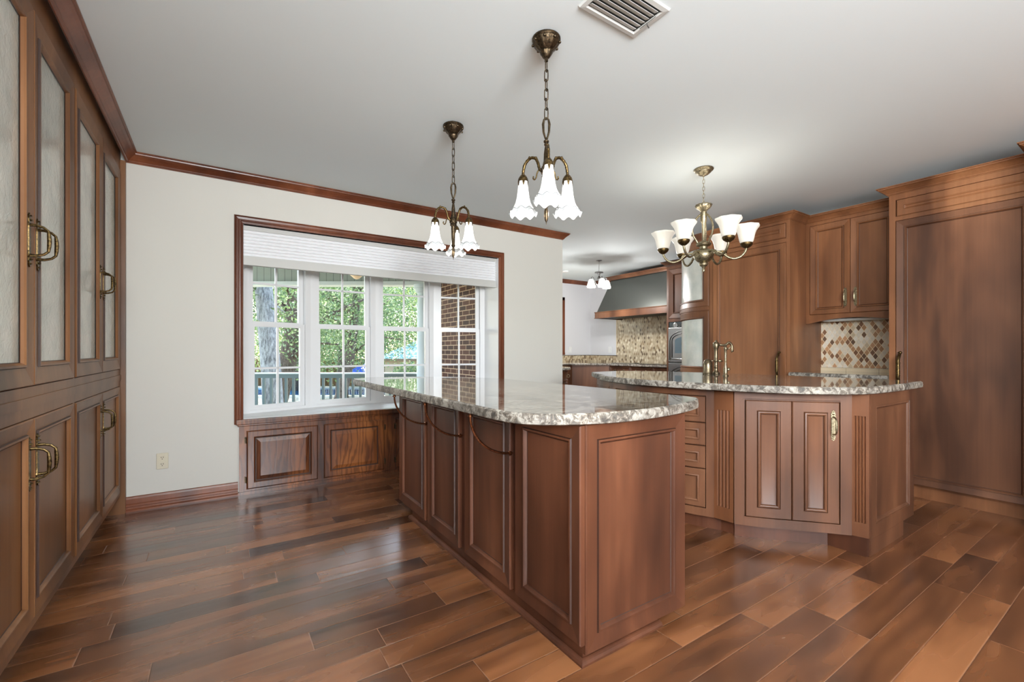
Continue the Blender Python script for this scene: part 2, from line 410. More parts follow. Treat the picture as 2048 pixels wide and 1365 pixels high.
# casing of the bow window: concentric moulded rings, open at the bottom
CAS = [(0, 0), (0, .016), (.004, .024), (.010, .026), (.014, .020), (.030, .018), (.036, .022), (.042, .022), (.048, .015), (.060, .012), (.063, .004), (.063, -.005)]
b = MB(); fm = lambda u, v, w_: (u, YW-w_, v)
rs = []
for d, w_ in CAS:
    x0, x1, z1 = .112+d, 2.618-d, 2.211-d
    rs.append([(x0, YW-w_, .56), (x0, YW-w_, z1), (x1, YW-w_, z1), (x1, YW-w_, .56)])
for i in range(len(rs)-1):
    for k in range(3): b.add([rs[i][k], rs[i][k+1], rs[i+1][k+1], rs[i+1][k]], [(0, 1, 2, 3)])
st(b.build('trim_2', M['wood_red']))

# ------------------------------------------------------------------ bow window
P = [(.182, 4.45), (.738, 4.61), (1.369, 4.66), (2.0, 4.61), (2.556, 4.45)]
b = MB()                                          # deep jambs, seat and head of the bay
seat = [(WX0, YW+.0)]+[(P[0][0]-.01, P[0][1]+.06)]+[(x, y+.07) for x, y in P[1:4]]+[(P[4][0], P[4][1]+.06), (WX1, YW)]
b.prism(seat, .56, .60)
b.prism(seat, WZ1, WZ1+.04)
b.box(WX0-.02, WX0+.004, YW, 4.53, .60, WZ1); b.box(WX1-.004, WX1+.02, YW, 4.53, .60, WZ1)
st(b.build('trim_3', M['white']))
st(MB().box(WX0, WX1, 4.46, 4.75, -.1, .56).build('wall_bow_base', M['white']))
def sash(b, f, u0, u1, v0, v1, sw, w0, w1, vu, vv):
    b.boxm(f, u0, u1, v0, v0+sw, w0, w1); b.boxm(f, u0, u1, v1-sw*.8, v1, w0, w1)
    b.boxm(f, u0, u0+sw, v0+sw, v1-sw*.8, w0, w1); b.boxm(f, u1-sw, u1, v0+sw, v1-sw*.8, w0, w1)
def bow(i):
    a = Vector(P[i]); c = Vector(P[i+1]); d = (c-a); L = d.length; d.normalize(); n = Vector((d.y, -d.x))   # towards the room
    f = lambda u, v, w_: (a.x+d.x*u+n.x*w_, a.y+d.y*u+n.y*w_, v)
    fr = MB(); j0 = .05
    fr.boxm(f, -.005, j0, .60, 2.148, -.07, .02); fr.boxm(f, L-j0, L+.005, .60, 2.148, -.07, .02)
    fr.boxm(f, j0, L-j0, 2.11, 2.148, -.07, .02); fr.boxm(f, j0, L-j0, .60, .625, -.07, .02)
    fo = st(fr.build('window_%d' % (i+1), M['vinyl']))
    u0, u1 = j0+.002, L-j0-.002; um = (u0+u1)/2
    lo = MB(); sash(lo, f, u0, u1, .622, 1.385, .042, -.025, .005, 0, 0); s1 = lo.build('lower_sash', M['vinyl'], fo)
    up = MB(); sash(up, f, u0, u1, 1.36, 2.115, .040, -.060, -.030, 0, 0); s2 = up.build('upper_sash', M['vinyl'], fo)
    for (s_, z0, z1, zm, w0) in ((s1, .664, 1.352, .985, -.012), (s2, 1.40, 2.083, 1.738, -.047)):
        m = MB(); m.boxm(f, um-.009, um+.009, z0, z1, w0-.006, w0+.008); m.boxm(f, u0+.04, u1-.04, zm-.009, zm+.009, w0-.006, w0+.008)
        m.build('muntin', M['vinyl'], s_)
        g = MB(); g.add([f(u0+.03, z0-.01, w0), f(u1-.03, z0-.01, w0), f(u1-.03, z1+.01, w0), f(u0+.03, z1+.01, w0)], [(0, 1, 2, 3)])
        g.build('pane', M['glass'], s_)
for i in range(4): bow(i)

# pleated shade, drawn up
t = thing('pleated_shade', (1.365, 4.19, 1.83), 'wide white pleated shade drawn up over the bow window', 'window shade')
MB().box(.176, 2.552, 4.17, 4.215, 2.113, 2.147).build('headrail', M['fabric_rail'], t)
n = 16; z0, z1 = 1.905, 2.115
pts = []
for i in range(n+1):
    z = z0+(z1-z0)*i/n; pts.append((4.178+(.016 if i % 2 else 0), z))
poly = [(.178, y, z) for y, z in pts]+[(.178, y+.03, z) for y, z in pts[::-1]]
MB().extr(poly, (0, 0, 0), (2.372, 0, 0)).build('pleated_fabric', M['fabric'], t)
MB().box(.178, 2.55, 4.172, 4.212, 1.832, 1.905).build('bottom_rail', M['fabric_rail'], t)

# ------------------------------------------------------------------ door helpers
DP = [(0, 0), (0, .017), (.004, .021)]
DS = [(0, 0), (0, .020), (.004, .025)]
def shaker(sw): return DS+[(sw-.018, .0175), (sw-.015, .0245), (sw-.008, .0245), (sw-.004, .019), (sw, .011), (sw+.003, .009)]
def applied(m): return DP+[(m-.004, .021), (m-.002, .018), (m, .021), (m+.002, .029), (m+.008, .031), (m+.014, .028), (m+.018, .018), (m+.020, .017)]
RAISED = [(0, 0), (0, .010), (.010, .020), (.050, .020), (.058, .012), (.062, .009), (.068, .009), (.098, .019), (.101, .019)]
def yplane(X, s=-1):                                # face looking towards -X: u = y, v = z, w out
    return lambda u, v, w_: (X+s*w_, u, v)
def xplane(Y, s=-1):
    return lambda u, v, w_: (u, Y+s*w_, v)
def door(f, u0, u1, v0, v1, prof, mat, parent, name='door', nu=1, glass=None, hole=False, panelmat=None):
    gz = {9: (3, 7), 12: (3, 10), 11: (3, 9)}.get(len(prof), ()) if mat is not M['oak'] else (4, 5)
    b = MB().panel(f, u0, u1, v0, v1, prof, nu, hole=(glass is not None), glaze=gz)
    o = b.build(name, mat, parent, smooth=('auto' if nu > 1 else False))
    if glass is not None:
        d = prof[-1][0]
        g = MB()
        us = np.linspace(u0+d-.004, u1-d+.004, nu+1)
        vs = [f(u, v0+d-.004, .007) for u in us]+[f(u, v1-d+.004, .007) for u in us]
        m = nu+1
        g.add(vs, [(i, i+1, m+i+1, m+i) for i in range(nu)])
        g.build('glass_panel', glass, o, smooth=nu > 1)
    return o
def pull(f, u, vc, parent, L=.19, mat=None, wbase=.021, out=.045, rot=False, slim=1.0):
    """cast back plate with leaf tips and a bail grip, in the door's own frame"""
    mat = mat or M['brass']
    if rot: g = lambda a, b_, w_: f(u+b_, vc+a, w_)
    else: g = lambda a, b_, w_: f(u+a, vc+b_, w_)
    b = MB(); h = L/2; W = .013*slim
    out_ = []
    shape = [(-1, .0), (-.96, .35), (-.9, .8), (-.84, .55), (-.78, 1.0), (-.66, .75), (-.58, 1.1), (-.5, .8), (-.3, .95), (0, .8), (.3, .95), (.5, .8), (.58, 1.1), (.66, .75), (.78, 1.0), (.84, .55), (.9, .8), (.96, .35), (1, 0)]
    left = [(-a*W, t_*h) for t_, a in shape]; right = [(a*W, t_*h) for t_, a in shape[::-1][1:-1]]
    pl = left+right; n = len(pl)
    vs = [g(a, c, wbase) for a, c in pl]+[g(a*.9, c*.985, wbase+.004) for a, c in pl]
    b.add(vs, [tuple(range(n, 2*n))]+[(i, (i+1) % n, n+(i+1) % n, n+i) for i in range(n)])
    s_ = [(-.56, 0), (-.56, .35), (-.50, .75), (-.38, 1), (-.2, 1.04), (0, 1.06), (.2, 1.04), (.38, 1), (.50, .75), (.56, .35), (.56, 0)]
    pts = [g(0, t_*h, wbase+.003+q*(out-.003)) for t_, q in s_]
    rr = [.006, .005, .0045, .0045, .006, .0065, .006, .0045, .0045, .005, .006]
    b.tube(pts, [r*(.8+.2*slim) for r in rr], 8)
    for s in (-1, 1):
        for k, q in ((.72, .008), (.88, .006)):
            c = g(0, s*k*h, wbase+.004); b.lathe([(0.0005, -q*.4), (q*.7, -q*.2), (q, 0), (q*.7, q*.5), (.0005, q*.7)], c, 8)
    return b.build('handle', mat, parent, smooth='auto')
def long_pull(f, u, v0, v1, parent, out=.05):
    b = MB(); L = v1-v0
    pts = []; rr = []
    for i in range(17):
        t_ = i/16; pts.append(f(u, v0+L*t_, .021+out*min(1, 1.6*sin(pi*t_)))); rr.append(.009+.004*sin(pi*t_))
    b.tube(pts, rr, 10)
    for t_ in (.3, .34, .66, .7): b.lathe([(.010, -.004), (.0155, -.002), (.0155, .002), (.010, .004)], f(u, v0+L*t_, .021+out), 12)
    for v in (v0, v1):
        b.lathe([(.002, -.012), (.012, -.006), (.014, 0), (.012, .006), (.002, .012)], f(u, v, .024), 10)
    return b.build('handle', M['brass'], parent, smooth=True)

# ------------------------------------------------------------------ tall display cabinets on the left
def display(y0, y1, da, db, label, last=False):
    X = -.580; f = yplane(X, 1); wd = M['wood_grey']
    t = thing('display_cabinet', ((X-.55+X)/2, (y0+y1)/2, 0), label, 'cabinet', 'tall glass-door cabinets along the left wall')
    b = MB(); b.box(-1.13, X, y0, y1, .13, 2.47); b.box(-1.13, -.64, y0, y1, 0, .13); b.build('carcass', wd, t)
    fr = MB(); W = .018
    e0, e1 = da[0]-.003, db[1]+.003
    fr.boxm(f, y0, e0, .13, 2.535, 0, W); fr.boxm(f, e1, y1, .13, 2.535, 0, W)
    fr.boxm(f, e0, e1, 2.388, 2.535, 0, W); fr.boxm(f, e0, e1, .896, 1.010, 0, W); fr.boxm(f, e0, e1, .13, .162, 0, W)
    fr.build('face_frame', wd, t)
    MB().boxm(f, y0, y1, .936, .972, W, W+.005).build('rail_moulding', wd, t)
    for q, (a, c) in enumerate((da, db)):
        gl = shaker(.084)
        du = door(f, a, c, 1.013, 2.385, gl, wd, t, glass=M['obscure'])
        dl = door(f, a, c, .165, .893, shaker(.068), wd, t)
        u = c-.042 if q == 0 else a+.042
        pull(f, u, 1.535, du, L=.195, out=.05); pull(f, u, .735, dl, L=.195, out=.05)
    if last: MB().box(-.64, -.535, 4.095, YW, 0, 2.47).build('filler_strip', wd, t)
    return t
display(1.740, 2.885, (1.765, 2.315), (2.319, 2.868), 'tall brown cabinet with frosted glass doors, the nearer of two on the left')
display(2.885, 4.095, (2.902, 3.478), (3.482, 4.050), 'tall brown cabinet with frosted glass doors, the one against the window wall corner', True)

# ------------------------------------------------------------------ oak cabinet under the bow window
t = thing('window_seat_cabinet', (1.37, 4.3, 0), 'dark oak low cabinet with raised panel doors built under the bow window', 'cabinet')
Yc = 4.118; f = xplane(Yc)
MB().box(.145, 2.60, Yc, YW+.015, .012, .545).build('face_frame', M['oak'], t)
MB().box(.138, 2.607, Yc-.012, YW+.01, 0, .022).build('base_strip', M['oak'], t)
b = MB(); prof = [(0, .0), (-.006, .004), (-.010, .012), (-.010, .026), (-.004, .034), (0, .038)]
b.box(.122, 2.608, Yc-.024, YW+.02, .555, .597); b.box(.135, 2.6, Yc-.012, YW, .540, .556)
o = b.build('stool_board', M['oak'], t); md = o.modifiers.new('b', 'BEVEL'); md.width = .006; md.segments = 3
for k, (a, c) in enumerate(((.195, .722), (.768, 1.296), (1.405, 1.933), (1.98, 2.50))):
    d = door(f, a, c, .040, .505, RAISED, M['oak'], t)
    hu = a-.007 if k in (0, 2) else c+.007
    for zz in (.115, .43):
        hb = MB(); hb.boxm(f, hu-.007, hu+.007, zz-.025, zz+.025, 0, .006)
        hb.tube([f(hu+(.006 if k in (0, 2) else -.006), zz-.024, .010), f(hu+(.006 if k in (0, 2) else -.006), zz+.024, .010)], .005, 8)
        hb.build('hinge', M['bronze'], t)

# wall outlet
t = thing('wall_outlet', (-.333, YW, .335), 'almond duplex outlet low on the wall left of the window', 'outlet')
o = MB().box(-.368, -.298, YW-.007, YW, .276, .392).build('cover_plate', M['almond'], t); md = o.modifiers.new('b', 'BEVEL'); md.width = .004; md.segments = 2
for zc in (.358, .310):
    r = MB().box(-.348, -.318, YW-.010, YW-.006, zc-.016, zc+.016).build('receptacle', M['almond'], t)
    s = MB(); s.box(-.341, -.338, YW-.0106, YW-.0095, zc-.001, zc+.008); s.box(-.329, -.326, YW-.0106, YW-.0095, zc-.001, zc+.008); s.box(-.336, -.331, YW-.0106, YW-.0095, zc-.011, zc-.006)
    s.build('slot', M['dark'], r)

# ------------------------------------------------------------------ countertops
def catmull(pts, n=6, closed=True):
    out = []; m = len(pts)
    for i in range(m):
        p0, p1, p2, p3 = [Vector(pts[(i+k-1) % m]) for k in range(4)]
        for j in range(n):
            t_ = j/n
            out.append(tuple(.5*((2*p1)+(-p0+p2)*t_+(2*p0-5*p1+4*p2-p3)*t_*t_+(-p0+3*p1-3*p2+p3)*t_**3)))
    return out
def offset(poly, d):
    m = len(poly); A = sum(poly[i][0]*poly[(i+1) % m][1]-poly[(i+1) % m][0]*poly[i][1] for i in range(m))
    sg = 1 if A > 0 else -1; out = []
    for i in range(m):
        a = Vector(poly[i-1]); p = Vector(poly[i]); c = Vector(poly[(i+1) % m])
        n1 = (p-a).normalized(); n2 = (c-p).normalized(); n_ = Vector((n1.y+n2.y, -n1.x-n2.x))*sg
        if n_.length < 1e-6: n_ = Vector((n1.y, -n1.x))*sg
        n_.normalize(); k = 1/max(.5, n_.dot(Vector((n1.y, -n1.x))*sg)); out.append((p.x+n_.x*d*k, p.y+n_.y*d*k))
    return out
def slab(name, poly, zt, th, parent=None, rough_edge=True):
    b = MB(); e = [(-.008, -th), (-.001, -th+.004), (0, -th*.5), (-.002, -.006), (-.010, 0)]
    b.rings([[(x, y, zt+dz) for x, y in offset(poly, d)] for d, dz in e])
    return b.build(name, M['granite'], parent, smooth='auto')
near = [(.878, 2.2), (.878, 1.65), (.880, 1.42), (.915, 1.30), (1.03, 1.205), (1.20, 1.150), (1.36, 1.140), (1.56, 1.158), (1.76, 1.205), (1.88, 1.262), (1.93, 1.35), (1.935, 1.75), (1.93, 2.3), (1.92, 2.85), (1.88, 3.12), (1.72, 3.40), (1.46, 3.64), (1.18, 3.77), (.99, 3.78), (.90, 3.66), (.882, 3.4), (.878, 2.8)]
o = slab('island_countertop', catmull(near, 5), .917, .042)
tag(o, 'polished beige and grey granite slab with rounded ends on the nearer island', 'countertop')

# ------------------------------------------------------------------ near island
t = thing('kitchen_island', (1.4, 2.1, 0), 'long brown panelled island with curved metal brackets in the foreground', 'kitchen island')
wd = M['wood_island']
MB().box(1.115, 1.690, 1.222, 3.12, .045, .875).build('carcass', wd, t)
MB().box(1.112, 1.53, 1.215, 2.915, .0, .06).build('plinth', wd, t)
QR = [(0, 0), (.018, 0), (.018, .008), (.013, .016), (.006, .020), (0, .022)]
MB().sweep([(1.53, 2.915), (1.108, 2.915), (1.108, 1.212), (1.535, 1.212)][::-1], 0, [(-a, z) for a, z in QR]).build('shoe_moulding', wd, t)
f = yplane(1.115)
for a, c in ((2.645, 3.118), (2.175, 2.602), (1.668, 2.108), (1.205, 1.628)):
    door(f, a, c, .070, .868, shaker(.072), wd, t, 'side_panel')
for a, c in ((2.602, 2.645), (2.108, 2.175), (1.628, 1.668)):
    MB().boxm(f, a, c, .05, .874, 0, .004).build('stile', wd, t)
f2 = xplane(1.222)
door(f2, 1.113, 1.690, .035, .872, shaker(.078), wd, t, 'end_panel')
for yb in (2.64, 2.165, 1.672):
    b = MB(); pts = []
    for k in range(15):
        a = pi/2*k/14; pts.append((.893+.215*(1-cos(a)), yb, .866-.185*sin(a)))
    pts = [(.893, yb, .876)]+pts
    b.tube(pts, .0055, 10); b.lathe([(.0105, 0), (.0105, .006), (.007, .009)], (.893, yb, .862), 12)
    b.lathe([(.007, 0), (.011, .002), (.011, .010), (.007, .012)], (1.088, yb, .681), 12, ax=(1, 0, 0))
    b.build('support_bracket', M['copper'], t, smooth='auto')

# ------------------------------------------------------------------ far island
# plan of the bowed front (body), from the left end round to the right end panel
bow1 = [(2.595, 1.632), (2.535, 1.76), (2.490, 1.92), (2.475, 2.08), (2.490, 2.25), (2.545, 2.42)]     # drawers
bow2 = [(2.992, 1.052), (2.915, 1.142), (2.825, 1.242), (2.730, 1.345), (2.660, 1.430), (2.606, 1.510)] # doors
bow0 = [(2.575, 2.45), (2.66, 2.66), (2.80, 2.86)]
def pathmap(pts):
    """map arc length u along a plan polyline (smoothed) to the world; w points out to the right of travel reversed"""
    V_ = [Vector(p) for p in pts]; S = [0]
    for i in range(1, len(V_)): S.append(S[-1]+(V_[i]-V_[i-1]).length)
    def pt(u):
        u = max(0, min(S[-1], u)); i = 0
        while i < len(S)-2 and S[i+1] < u: i += 1
        k = (u-S[i])/(S[i+1]-S[i]); return V_[i].lerp(V_[i+1], k)
    def f(u, v, w_):
        d = (pt(u+.03)-pt(u-.03)); d.normalize(); n_ = Vector((-d.y, d.x)); p = pt(u)
        n_ = Vector((-abs(n_.x), n_.y if n_.x < 0 else -n_.y)) if abs(n_.x) > 1e-6 else n_
        return (p.x+n_.x*w_, p.y+n_.y*w_, v)
    return f, S[-1]
def smooth_open(pts, n=5):
    e = [tuple(2*Vector(pts[0])-Vector(pts[1]))]+list(pts)+[tuple(2*Vector(pts[-1])-Vector(pts[-2]))]
    out = []
    for i in range(1, len(e)-2):
        p0, p1, p2, p3 = [Vector(e[i+k-1]) for k in range(4)]
        for j in range(n):
            t_ = j/n; out.append(tuple(.5*((2*p1)+(-p0+p2)*t_+(2*p0-5*p1+4*p2-p3)*t_*t_+(-p0+3*p1-3*p2+p3)*t_**3)))
    return out+[tuple(pts[-1])]
t = thing('sink_island', (3.1, 1.9, 0), 'brown bow-fronted island with fluted pilasters, drawers and doors behind the first island', 'kitchen island')
body = [(3.70, .985), (3.022, .985), (3.010, 1.052)]+[(x+.021, y+.012) for x, y in smooth_open(bow2)[1:-1]]+[(2.63, 1.515), (2.615, 1.63)]+[(x+.021, y) for x, y in smooth_open(bow1)[1:-1]]+[(2.565, 2.43)]+[(x+.02, y) for x, y in bow0]+[(3.35, 2.93), (3.55, 2.5), (3.70, 2.0)]
wd = M['wood']
zt = .903
MB().prism(body, .10, zt).build('carcass', wd, t)
kick = [(3.535, .975), (2.990, .975), (2.990, 1.165)]+[(x+.065, y+.035) for x, y in smooth_open(bow2)[3:]]+[(2.68, 1.55)]+[(x+.075, y) for x, y in smooth_open(bow1)]+[(2.9, 2.80), (3.4, 2.8), (3.535, 2.0)]
MB().prism(kick, 0, .10).build('plinth', M['wood_island'], t)  # darker wood: toe-kick shade put into the colour
def curved_front(pts, rev):
    f, L = pathmap(smooth_open(pts)); return f, L
# door bay: u runs from the right pilaster (x=2.99) to the left
f, L = curved_front(bow2, 0)
fr = MB(); N = 10
fr.boxm(f, 0, .055, .10, zt, -.02, .018, 2); fr.boxm(f, L-.055, L, .10, zt, -.02, .018, 2)
fr.boxm(f, .055, L-.055, .855, zt, -.02, .018, N); fr.boxm(f, .055, L-.055, .10, .150, -.02, .018, N)
fr.boxm(f, .047, L-.047, .848, .853, .016, .022, N); fr.boxm(f, .047, L-.047, .150, .155, .016, .022, N)
fr.build('door_bay_frame', wd, t, smooth='auto')
m = L/2
d1 = door(f, .060, m-.0015, .157, .846, applied(.062), wd, t, nu=6)
d2 = door(f, m+.0015, L-.060, .157, .846, applied(.062), wd, t, nu=6)
pull(f, .092, .715, d1, L=.175, mat=M['champagne'], out=.045)
# drawer bay
f, L = curved_front(bow1, 0)
fr = MB()
fr.boxm(f, 0, .045, .10, zt, -.02, .018, 2); fr.boxm(f, L-.045, L, .10, zt, -.02, .018, 2)
fr.boxm(f, .045, L-.045, .858, zt, -.02, .018, N); fr.boxm(f, .045, L-.045, .10, .150, -.02, .018, N)
fr.build('drawer_bay_frame', wd, t, smooth='auto')
for z0, z1 in ((.690, .852), (.545, .684), (.400, .539), (.155, .394)):
    door(f, .050, L-.050, z0, z1, DP+[(x+.034, h) for x, h in ((-.004, .021), (0, .021), (.002, .028), (.008, .030), (.014, .026), (.017, .018), (.018, .017))], wd, t, 'drawer', nu=10)
# narrow left bay with a small arch panel
f, L = curved_front(bow0, 0)
MB().boxm(f, 0, L, .10, zt, -.02, .012, 6).build('left_bay_frame', wd, t, smooth='auto')
door(f, .07, L-.06, .16, .86, [(0, .012), (.004, .016), (.010, .016), (.014, .006), (.016, .004)], wd, t, 'side_panel', nu=4)
# fluted pilasters
def pilaster(a, c):
    a = Vector(a); c = Vector(c); d = c-a; L = d.length; d.normalize(); n_ = Vector((-abs(d.y), d.x if d.y > 0 else -d.x))
    if n_.dot(Vector((-1, -.5))) < 0: n_ = -n_
    g = lambda u, v, w_: (a.x+d.x*u+n_.x*w_, a.y+d.y*u+n_.y*w_, v)
    b = MB(); b.boxm(g, 0, L, .10, .18, -.02, .016); b.boxm(g, 0, L, .775, zt, -.02, .016)
    k = 4; w0 = L*.16; gap = (L-2*w0)/k
    b.boxm(g, 0, w0, .18, .775, -.02, .016); b.boxm(g, L-w0, L, .18, .775, -.02, .016)
    for i in range(k):
        u0 = w0+gap*i; prof = []
        for j in range(7):
            a_ = pi*j/6; prof.append((u0+gap*.12+gap*.76*j/6, .016-.008*sin(a_)))
        for j in range(6):
            b.add([g(prof[j][0], .18, prof[j][1]), g(prof[j+1][0], .18, prof[j+1][1]), g(prof[j+1][0], .775, prof[j+1][1]), g(prof[j][0], .775, prof[j][1])], [(0, 1, 2, 3)])
        b.boxm(g, u0, u0+gap*.12, .18, .775, .0, .016); b.boxm(g, u0+gap*.88, u0+gap, .18, .775, .0, .016)
    return b.build('fluted_pilaster', M['wood_pilaster'], t)
pilaster((3.018, .972), (3.000, 1.052)); pilaster((2.610, 1.510), (2.600, 1.632))
f = xplane(.985)
MB().boxm(f, 3.020, 3.535, 0, .0895, -.05, .0178).build('end_foot', wd, t)
door(f, 3.022, 3.725, .09, zt, DP[:1]+[(0, .018), (.075, .018), (.077, .014), (.084, .018), (.090, .012), (.094, .006), (.096, .005)], wd, t, 'end_panel')
fars = [(3.78, .935), (3.45, .925), (3.20, .925), (2.99, .940), (2.84, .985), (2.70, 1.085), (2.60, 1.205), (2.525, 1.36), (2.465, 1.56), (2.42, 1.78), (2.405, 2.02), (2.43, 2.26), (2.51, 2.50)]
fars = smooth_open(fars, 4)+[(2.555, 2.60), (2.60, 2.585), (2.72, 2.82), (2.87, 3.02), (3.30, 3.05), (3.52, 2.75), (3.66, 2.3), (3.76, 1.7), (3.80, 1.1)]
o = slab('sink_island_countertop', fars, .945, .042)
tag(o, 'speckled granite slab with curved front edge on the bow-fronted island', 'countertop')

# faucet, filter tap
ft = thing('kitchen_faucet', vw(1.714, 3.75, .945), 'antique metal faucet with side cylinder and horizontal spout on the bow-fronted island', 'faucet')
def fz(px, y, D=3.75): return Vector(vw((px-1024)/892.8*D, D, H+(702-y)/892.8*D))
M_ = M['faucet']
D_ = 3.75
c = fz(1432, 700, D_); cx_, cy_ = c.x, c.y
b = MB(); b.lathe([(.030, .945), (.032, .952), (.024, .962), (.017, .97), (.016, 1.00), (.019, 1.004), (.016, 1.008), (.0145, 1.05), (.018, 1.056), (.018, 1.062), (.0145, 1.068), (.0165, 1.15), (.02, 1.16), (.024, 1.175), (.025, 1.195), (.02, 1.21), (.01, 1.215), (.01, 1.222), (.006, 1.228), (.001, 1.23)], (cx_, cy_, 0), 16); b.build('body', M_, ft, smooth=True)
b = MB(); pts = [fz(1438, 690, D_), fz(1448, 691, D_), fz(1452, 690, D_), fz(1457, 686, D_), fz(1461, 687.5, D_), fz(1464, 693, D_), fz(1464.5, 704, D_)]
b.tube(smooth_open([tuple(p) for p in pts], 3), .010, 10); b.build('spout', M_, ft, smooth=True)
c2 = fz(1415.5, 740, 3.72)
b = MB(); b.lathe([(.038, .945), (.040, .955), (.036, .962), (.0355, 1.030), (.037, 1.032), (.037, 1.036), (.035, 1.039), (.031, 1.054), (.020, 1.065), (.008, 1.069), (.001, 1.070)], (c2.x, c2.y, 0), 18); b.build('side_cylinder', M_, ft, smooth='auto')
b = MB(); b.tube([fz(1416, 745, D_), fz(1424, 747, D_), fz(1432, 746.5, D_), fz(1433, 738, D_)], .013, 10); b.build('connecting_pipe', M_, ft, smooth=True); MB().tube([fz(1420, 722, D_), fz(1432, 722, D_)], .004, 8).build('lever_rod', M_, ft, smooth=True)
b = MB(); b.tube([fz(1435, 722, D_), fz(1440, 722, D_), fz(1444.5, 723, D_)], [.006, .010, .007], 10); b.build('handle', M['champagne'], ft, smooth=True)
c3 = fz(1451, 740, 3.45)
ft = thing('filter_tap', (c3.x, c3.y, .945), 'small slender water tap with curved spout right of the faucet', 'tap')
b = MB(); b.lathe([(.022, .945), (.022, .95), (.014, .958), (.017, .985), (.016, 1.0), (.009, 1.03), (.008, 1.06), (.010, 1.065), (.008, 1.07), (.009, 1.12), (.010, 1.145), (.013, 1.152), (.013, 1.165), (.007, 1.175), (.001, 1.178)], (c3.x, c3.y, 0), 14); b.build('body', M_, ft, smooth=True)
b = MB(); b.tube(smooth_open([tuple(fz(1452, 697.5, 3.45)), tuple(fz(1457, 699, 3.45)), tuple(fz(1459, 696, 3.45)), tuple(fz(1462, 693.5, 3.45)), tuple(fz(1463.5, 697, 3.45)), tuple(fz(1464, 705, 3.45))], 3), .0045, 8); b.build('spout', M_, ft, smooth=True)
b = MB(); b.tube([fz(1453, 741, 3.45), fz(1457, 739, 3.45), fz(1459, 738, 3.45)], [.005, .011, .009], 10); b.build('handle', M['champagne'], ft, smooth=True)

# ------------------------------------------------------------------ right-hand wall of tall cabinets
XF = 4.484; wd = M['wood_warm']; f = yplane(XF+.018)
def tallcab(name, y0, y1, d0, d1, hdr, hy, label, sw, toe=4.544, zd=.11, side=None):
    t = thing(name, ((XF+5.14)/2, (y0+y1)/2, 0), label, 'cabinet')
    MB().box(XF+.018, 5.139, y0, y1, .10, 2.375).build('carcass', wd, t)
    MB().box(toe, 5.139, y0, y1, 0, .10).build('toe_kick', wd, t)
    fr = MB(); fr.boxm(f, y0, d0-.003, .10, 2.375, 0, .018); fr.boxm(f, d1+.003, y1, .10, 2.375, 0, .018)
    fr.boxm(f, d0-.003, d1+.003, 2.168, 2.202, 0, .018); fr.boxm(f, d0-.003, d1+.003, hdr[1]+.003, 2.375, 0, .018); fr.boxm(f, d0-.003, d1+.003, hdr[0]-.003, hdr[0], 0, .018)
    fr.build('face_frame', wd, t)
    door(f, d0+.004, d1-.004, hdr[0], hdr[1], DP+[(.045, .021), (.048, .024), (.053, .022), (.057, .016), (.060, .015)], wd, t, 'header_panel')
    d = door(f, d0, d1, zd, 2.165, shaker(sw), M['wood'] if name == 'refrigerator_cabinet' else wd, t)
    long_pull(f, hy, .87, 1.125, d, out=.05)
    return t
tallcab('pantry_cabinet', 2.056, 2.876, 2.093, 2.836, (2.215, 2.348), 2.150, 'tall amber brown pantry cabinet with one long panel door behind the bow-fronted island', .072)
tallcab('refrigerator_cabinet', .522, 1.316, .545, 1.272, (2.203, 2.330), 1.245, 'tall brown panelled refrigerator cabinet at the right edge beside the tile niche', .066)
st(MB().sweep([(4.504, 2.876), (XF, 2.860), (XF, 2.056), (4.80, 2.056), (4.80, 1.316), (XF, 1.316), (XF, .520), (4.22, .520), (4.22, -.6)], 2.437, [(a, z*.9) for a, z in CROWN]).build('trim_4', M['wood_warm']))
t = thing('end_tall_cabinet', (4.7, -.05, 0), 'tall brown cabinet whose crown juts in at the far right edge', 'cabinet')
MB().box(4.24, 5.139, -.60, .520, .10, 2.375).build('carcass', wd, t); MB().box(4.30, 5.139, -.60, .520, 0, .10).build('toe_kick', wd, t)
g = yplane(4.24); door(g, -.56, .48, .13, 2.34, shaker(.07), wd, t)

# niche between them: wall cabinet, tile, counter, base cabinet
t = thing('wall_cabinet', (4.97, 1.686, 1.4), 'amber brown two-door wall cabinet with arched valance above the diamond tile', 'cabinet')
MB().box(4.818, 5.139, 1.317, 2.055, 1.45, 2.375).build('carcass', wd, t)
g = yplane(4.818); fr = MB()
fr.boxm(g, 1.317, 1.357, 1.40, 2.375, 0, .018); fr.boxm(g, 2.022, 2.055, 1.40, 2.375, 0, .018); fr.boxm(g, 1.357, 2.022, 2.346, 2.375, 0, .018)
n = 16; us = np.linspace(1.357, 2.022, n+1); zb = lambda u: 1.400+.045*(1-((u-1.69)/.34)**2)
for i in range(n):
    u0, u1 = us[i], us[i+1]
    fr.add([g(u0, zb(u0), .018), g(u1, zb(u1), .018), g(u1, 1.484, .018), g(u0, 1.484, .018), g(u0, zb(u0), -.002), g(u1, zb(u1), -.002), g(u1, 1.484, -.002), g(u0, 1.484, -.002)], [(0, 1, 2, 3), (0, 4, 5, 1), (4, 7, 6, 5)])
fr.build('face_frame', wd, t)
for q, (a, c) in enumerate(((1.361, 1.6885), (1.6915, 2.019))):
    d = door(g, a, c, 1.487, 2.343, shaker(.064), wd, t)
    pull(g, a+.288 if q == 0 else a+.036, 1.632, d, L=.175, mat=M['champagne'], out=.03, slim=1.15)
t = thing('undercabinet_light', (4.99, 1.6, 1.43), 'thin unlit grey light bar under the wall cabinet', 'light')
o = MB().box(4.93, 5.05, 1.34, 1.97, 1.425, 1.449).build('housing', M['fabric_rail'], t); md = o.modifiers.new('b', 'BEVEL'); md.width = .01; md.segments = 3
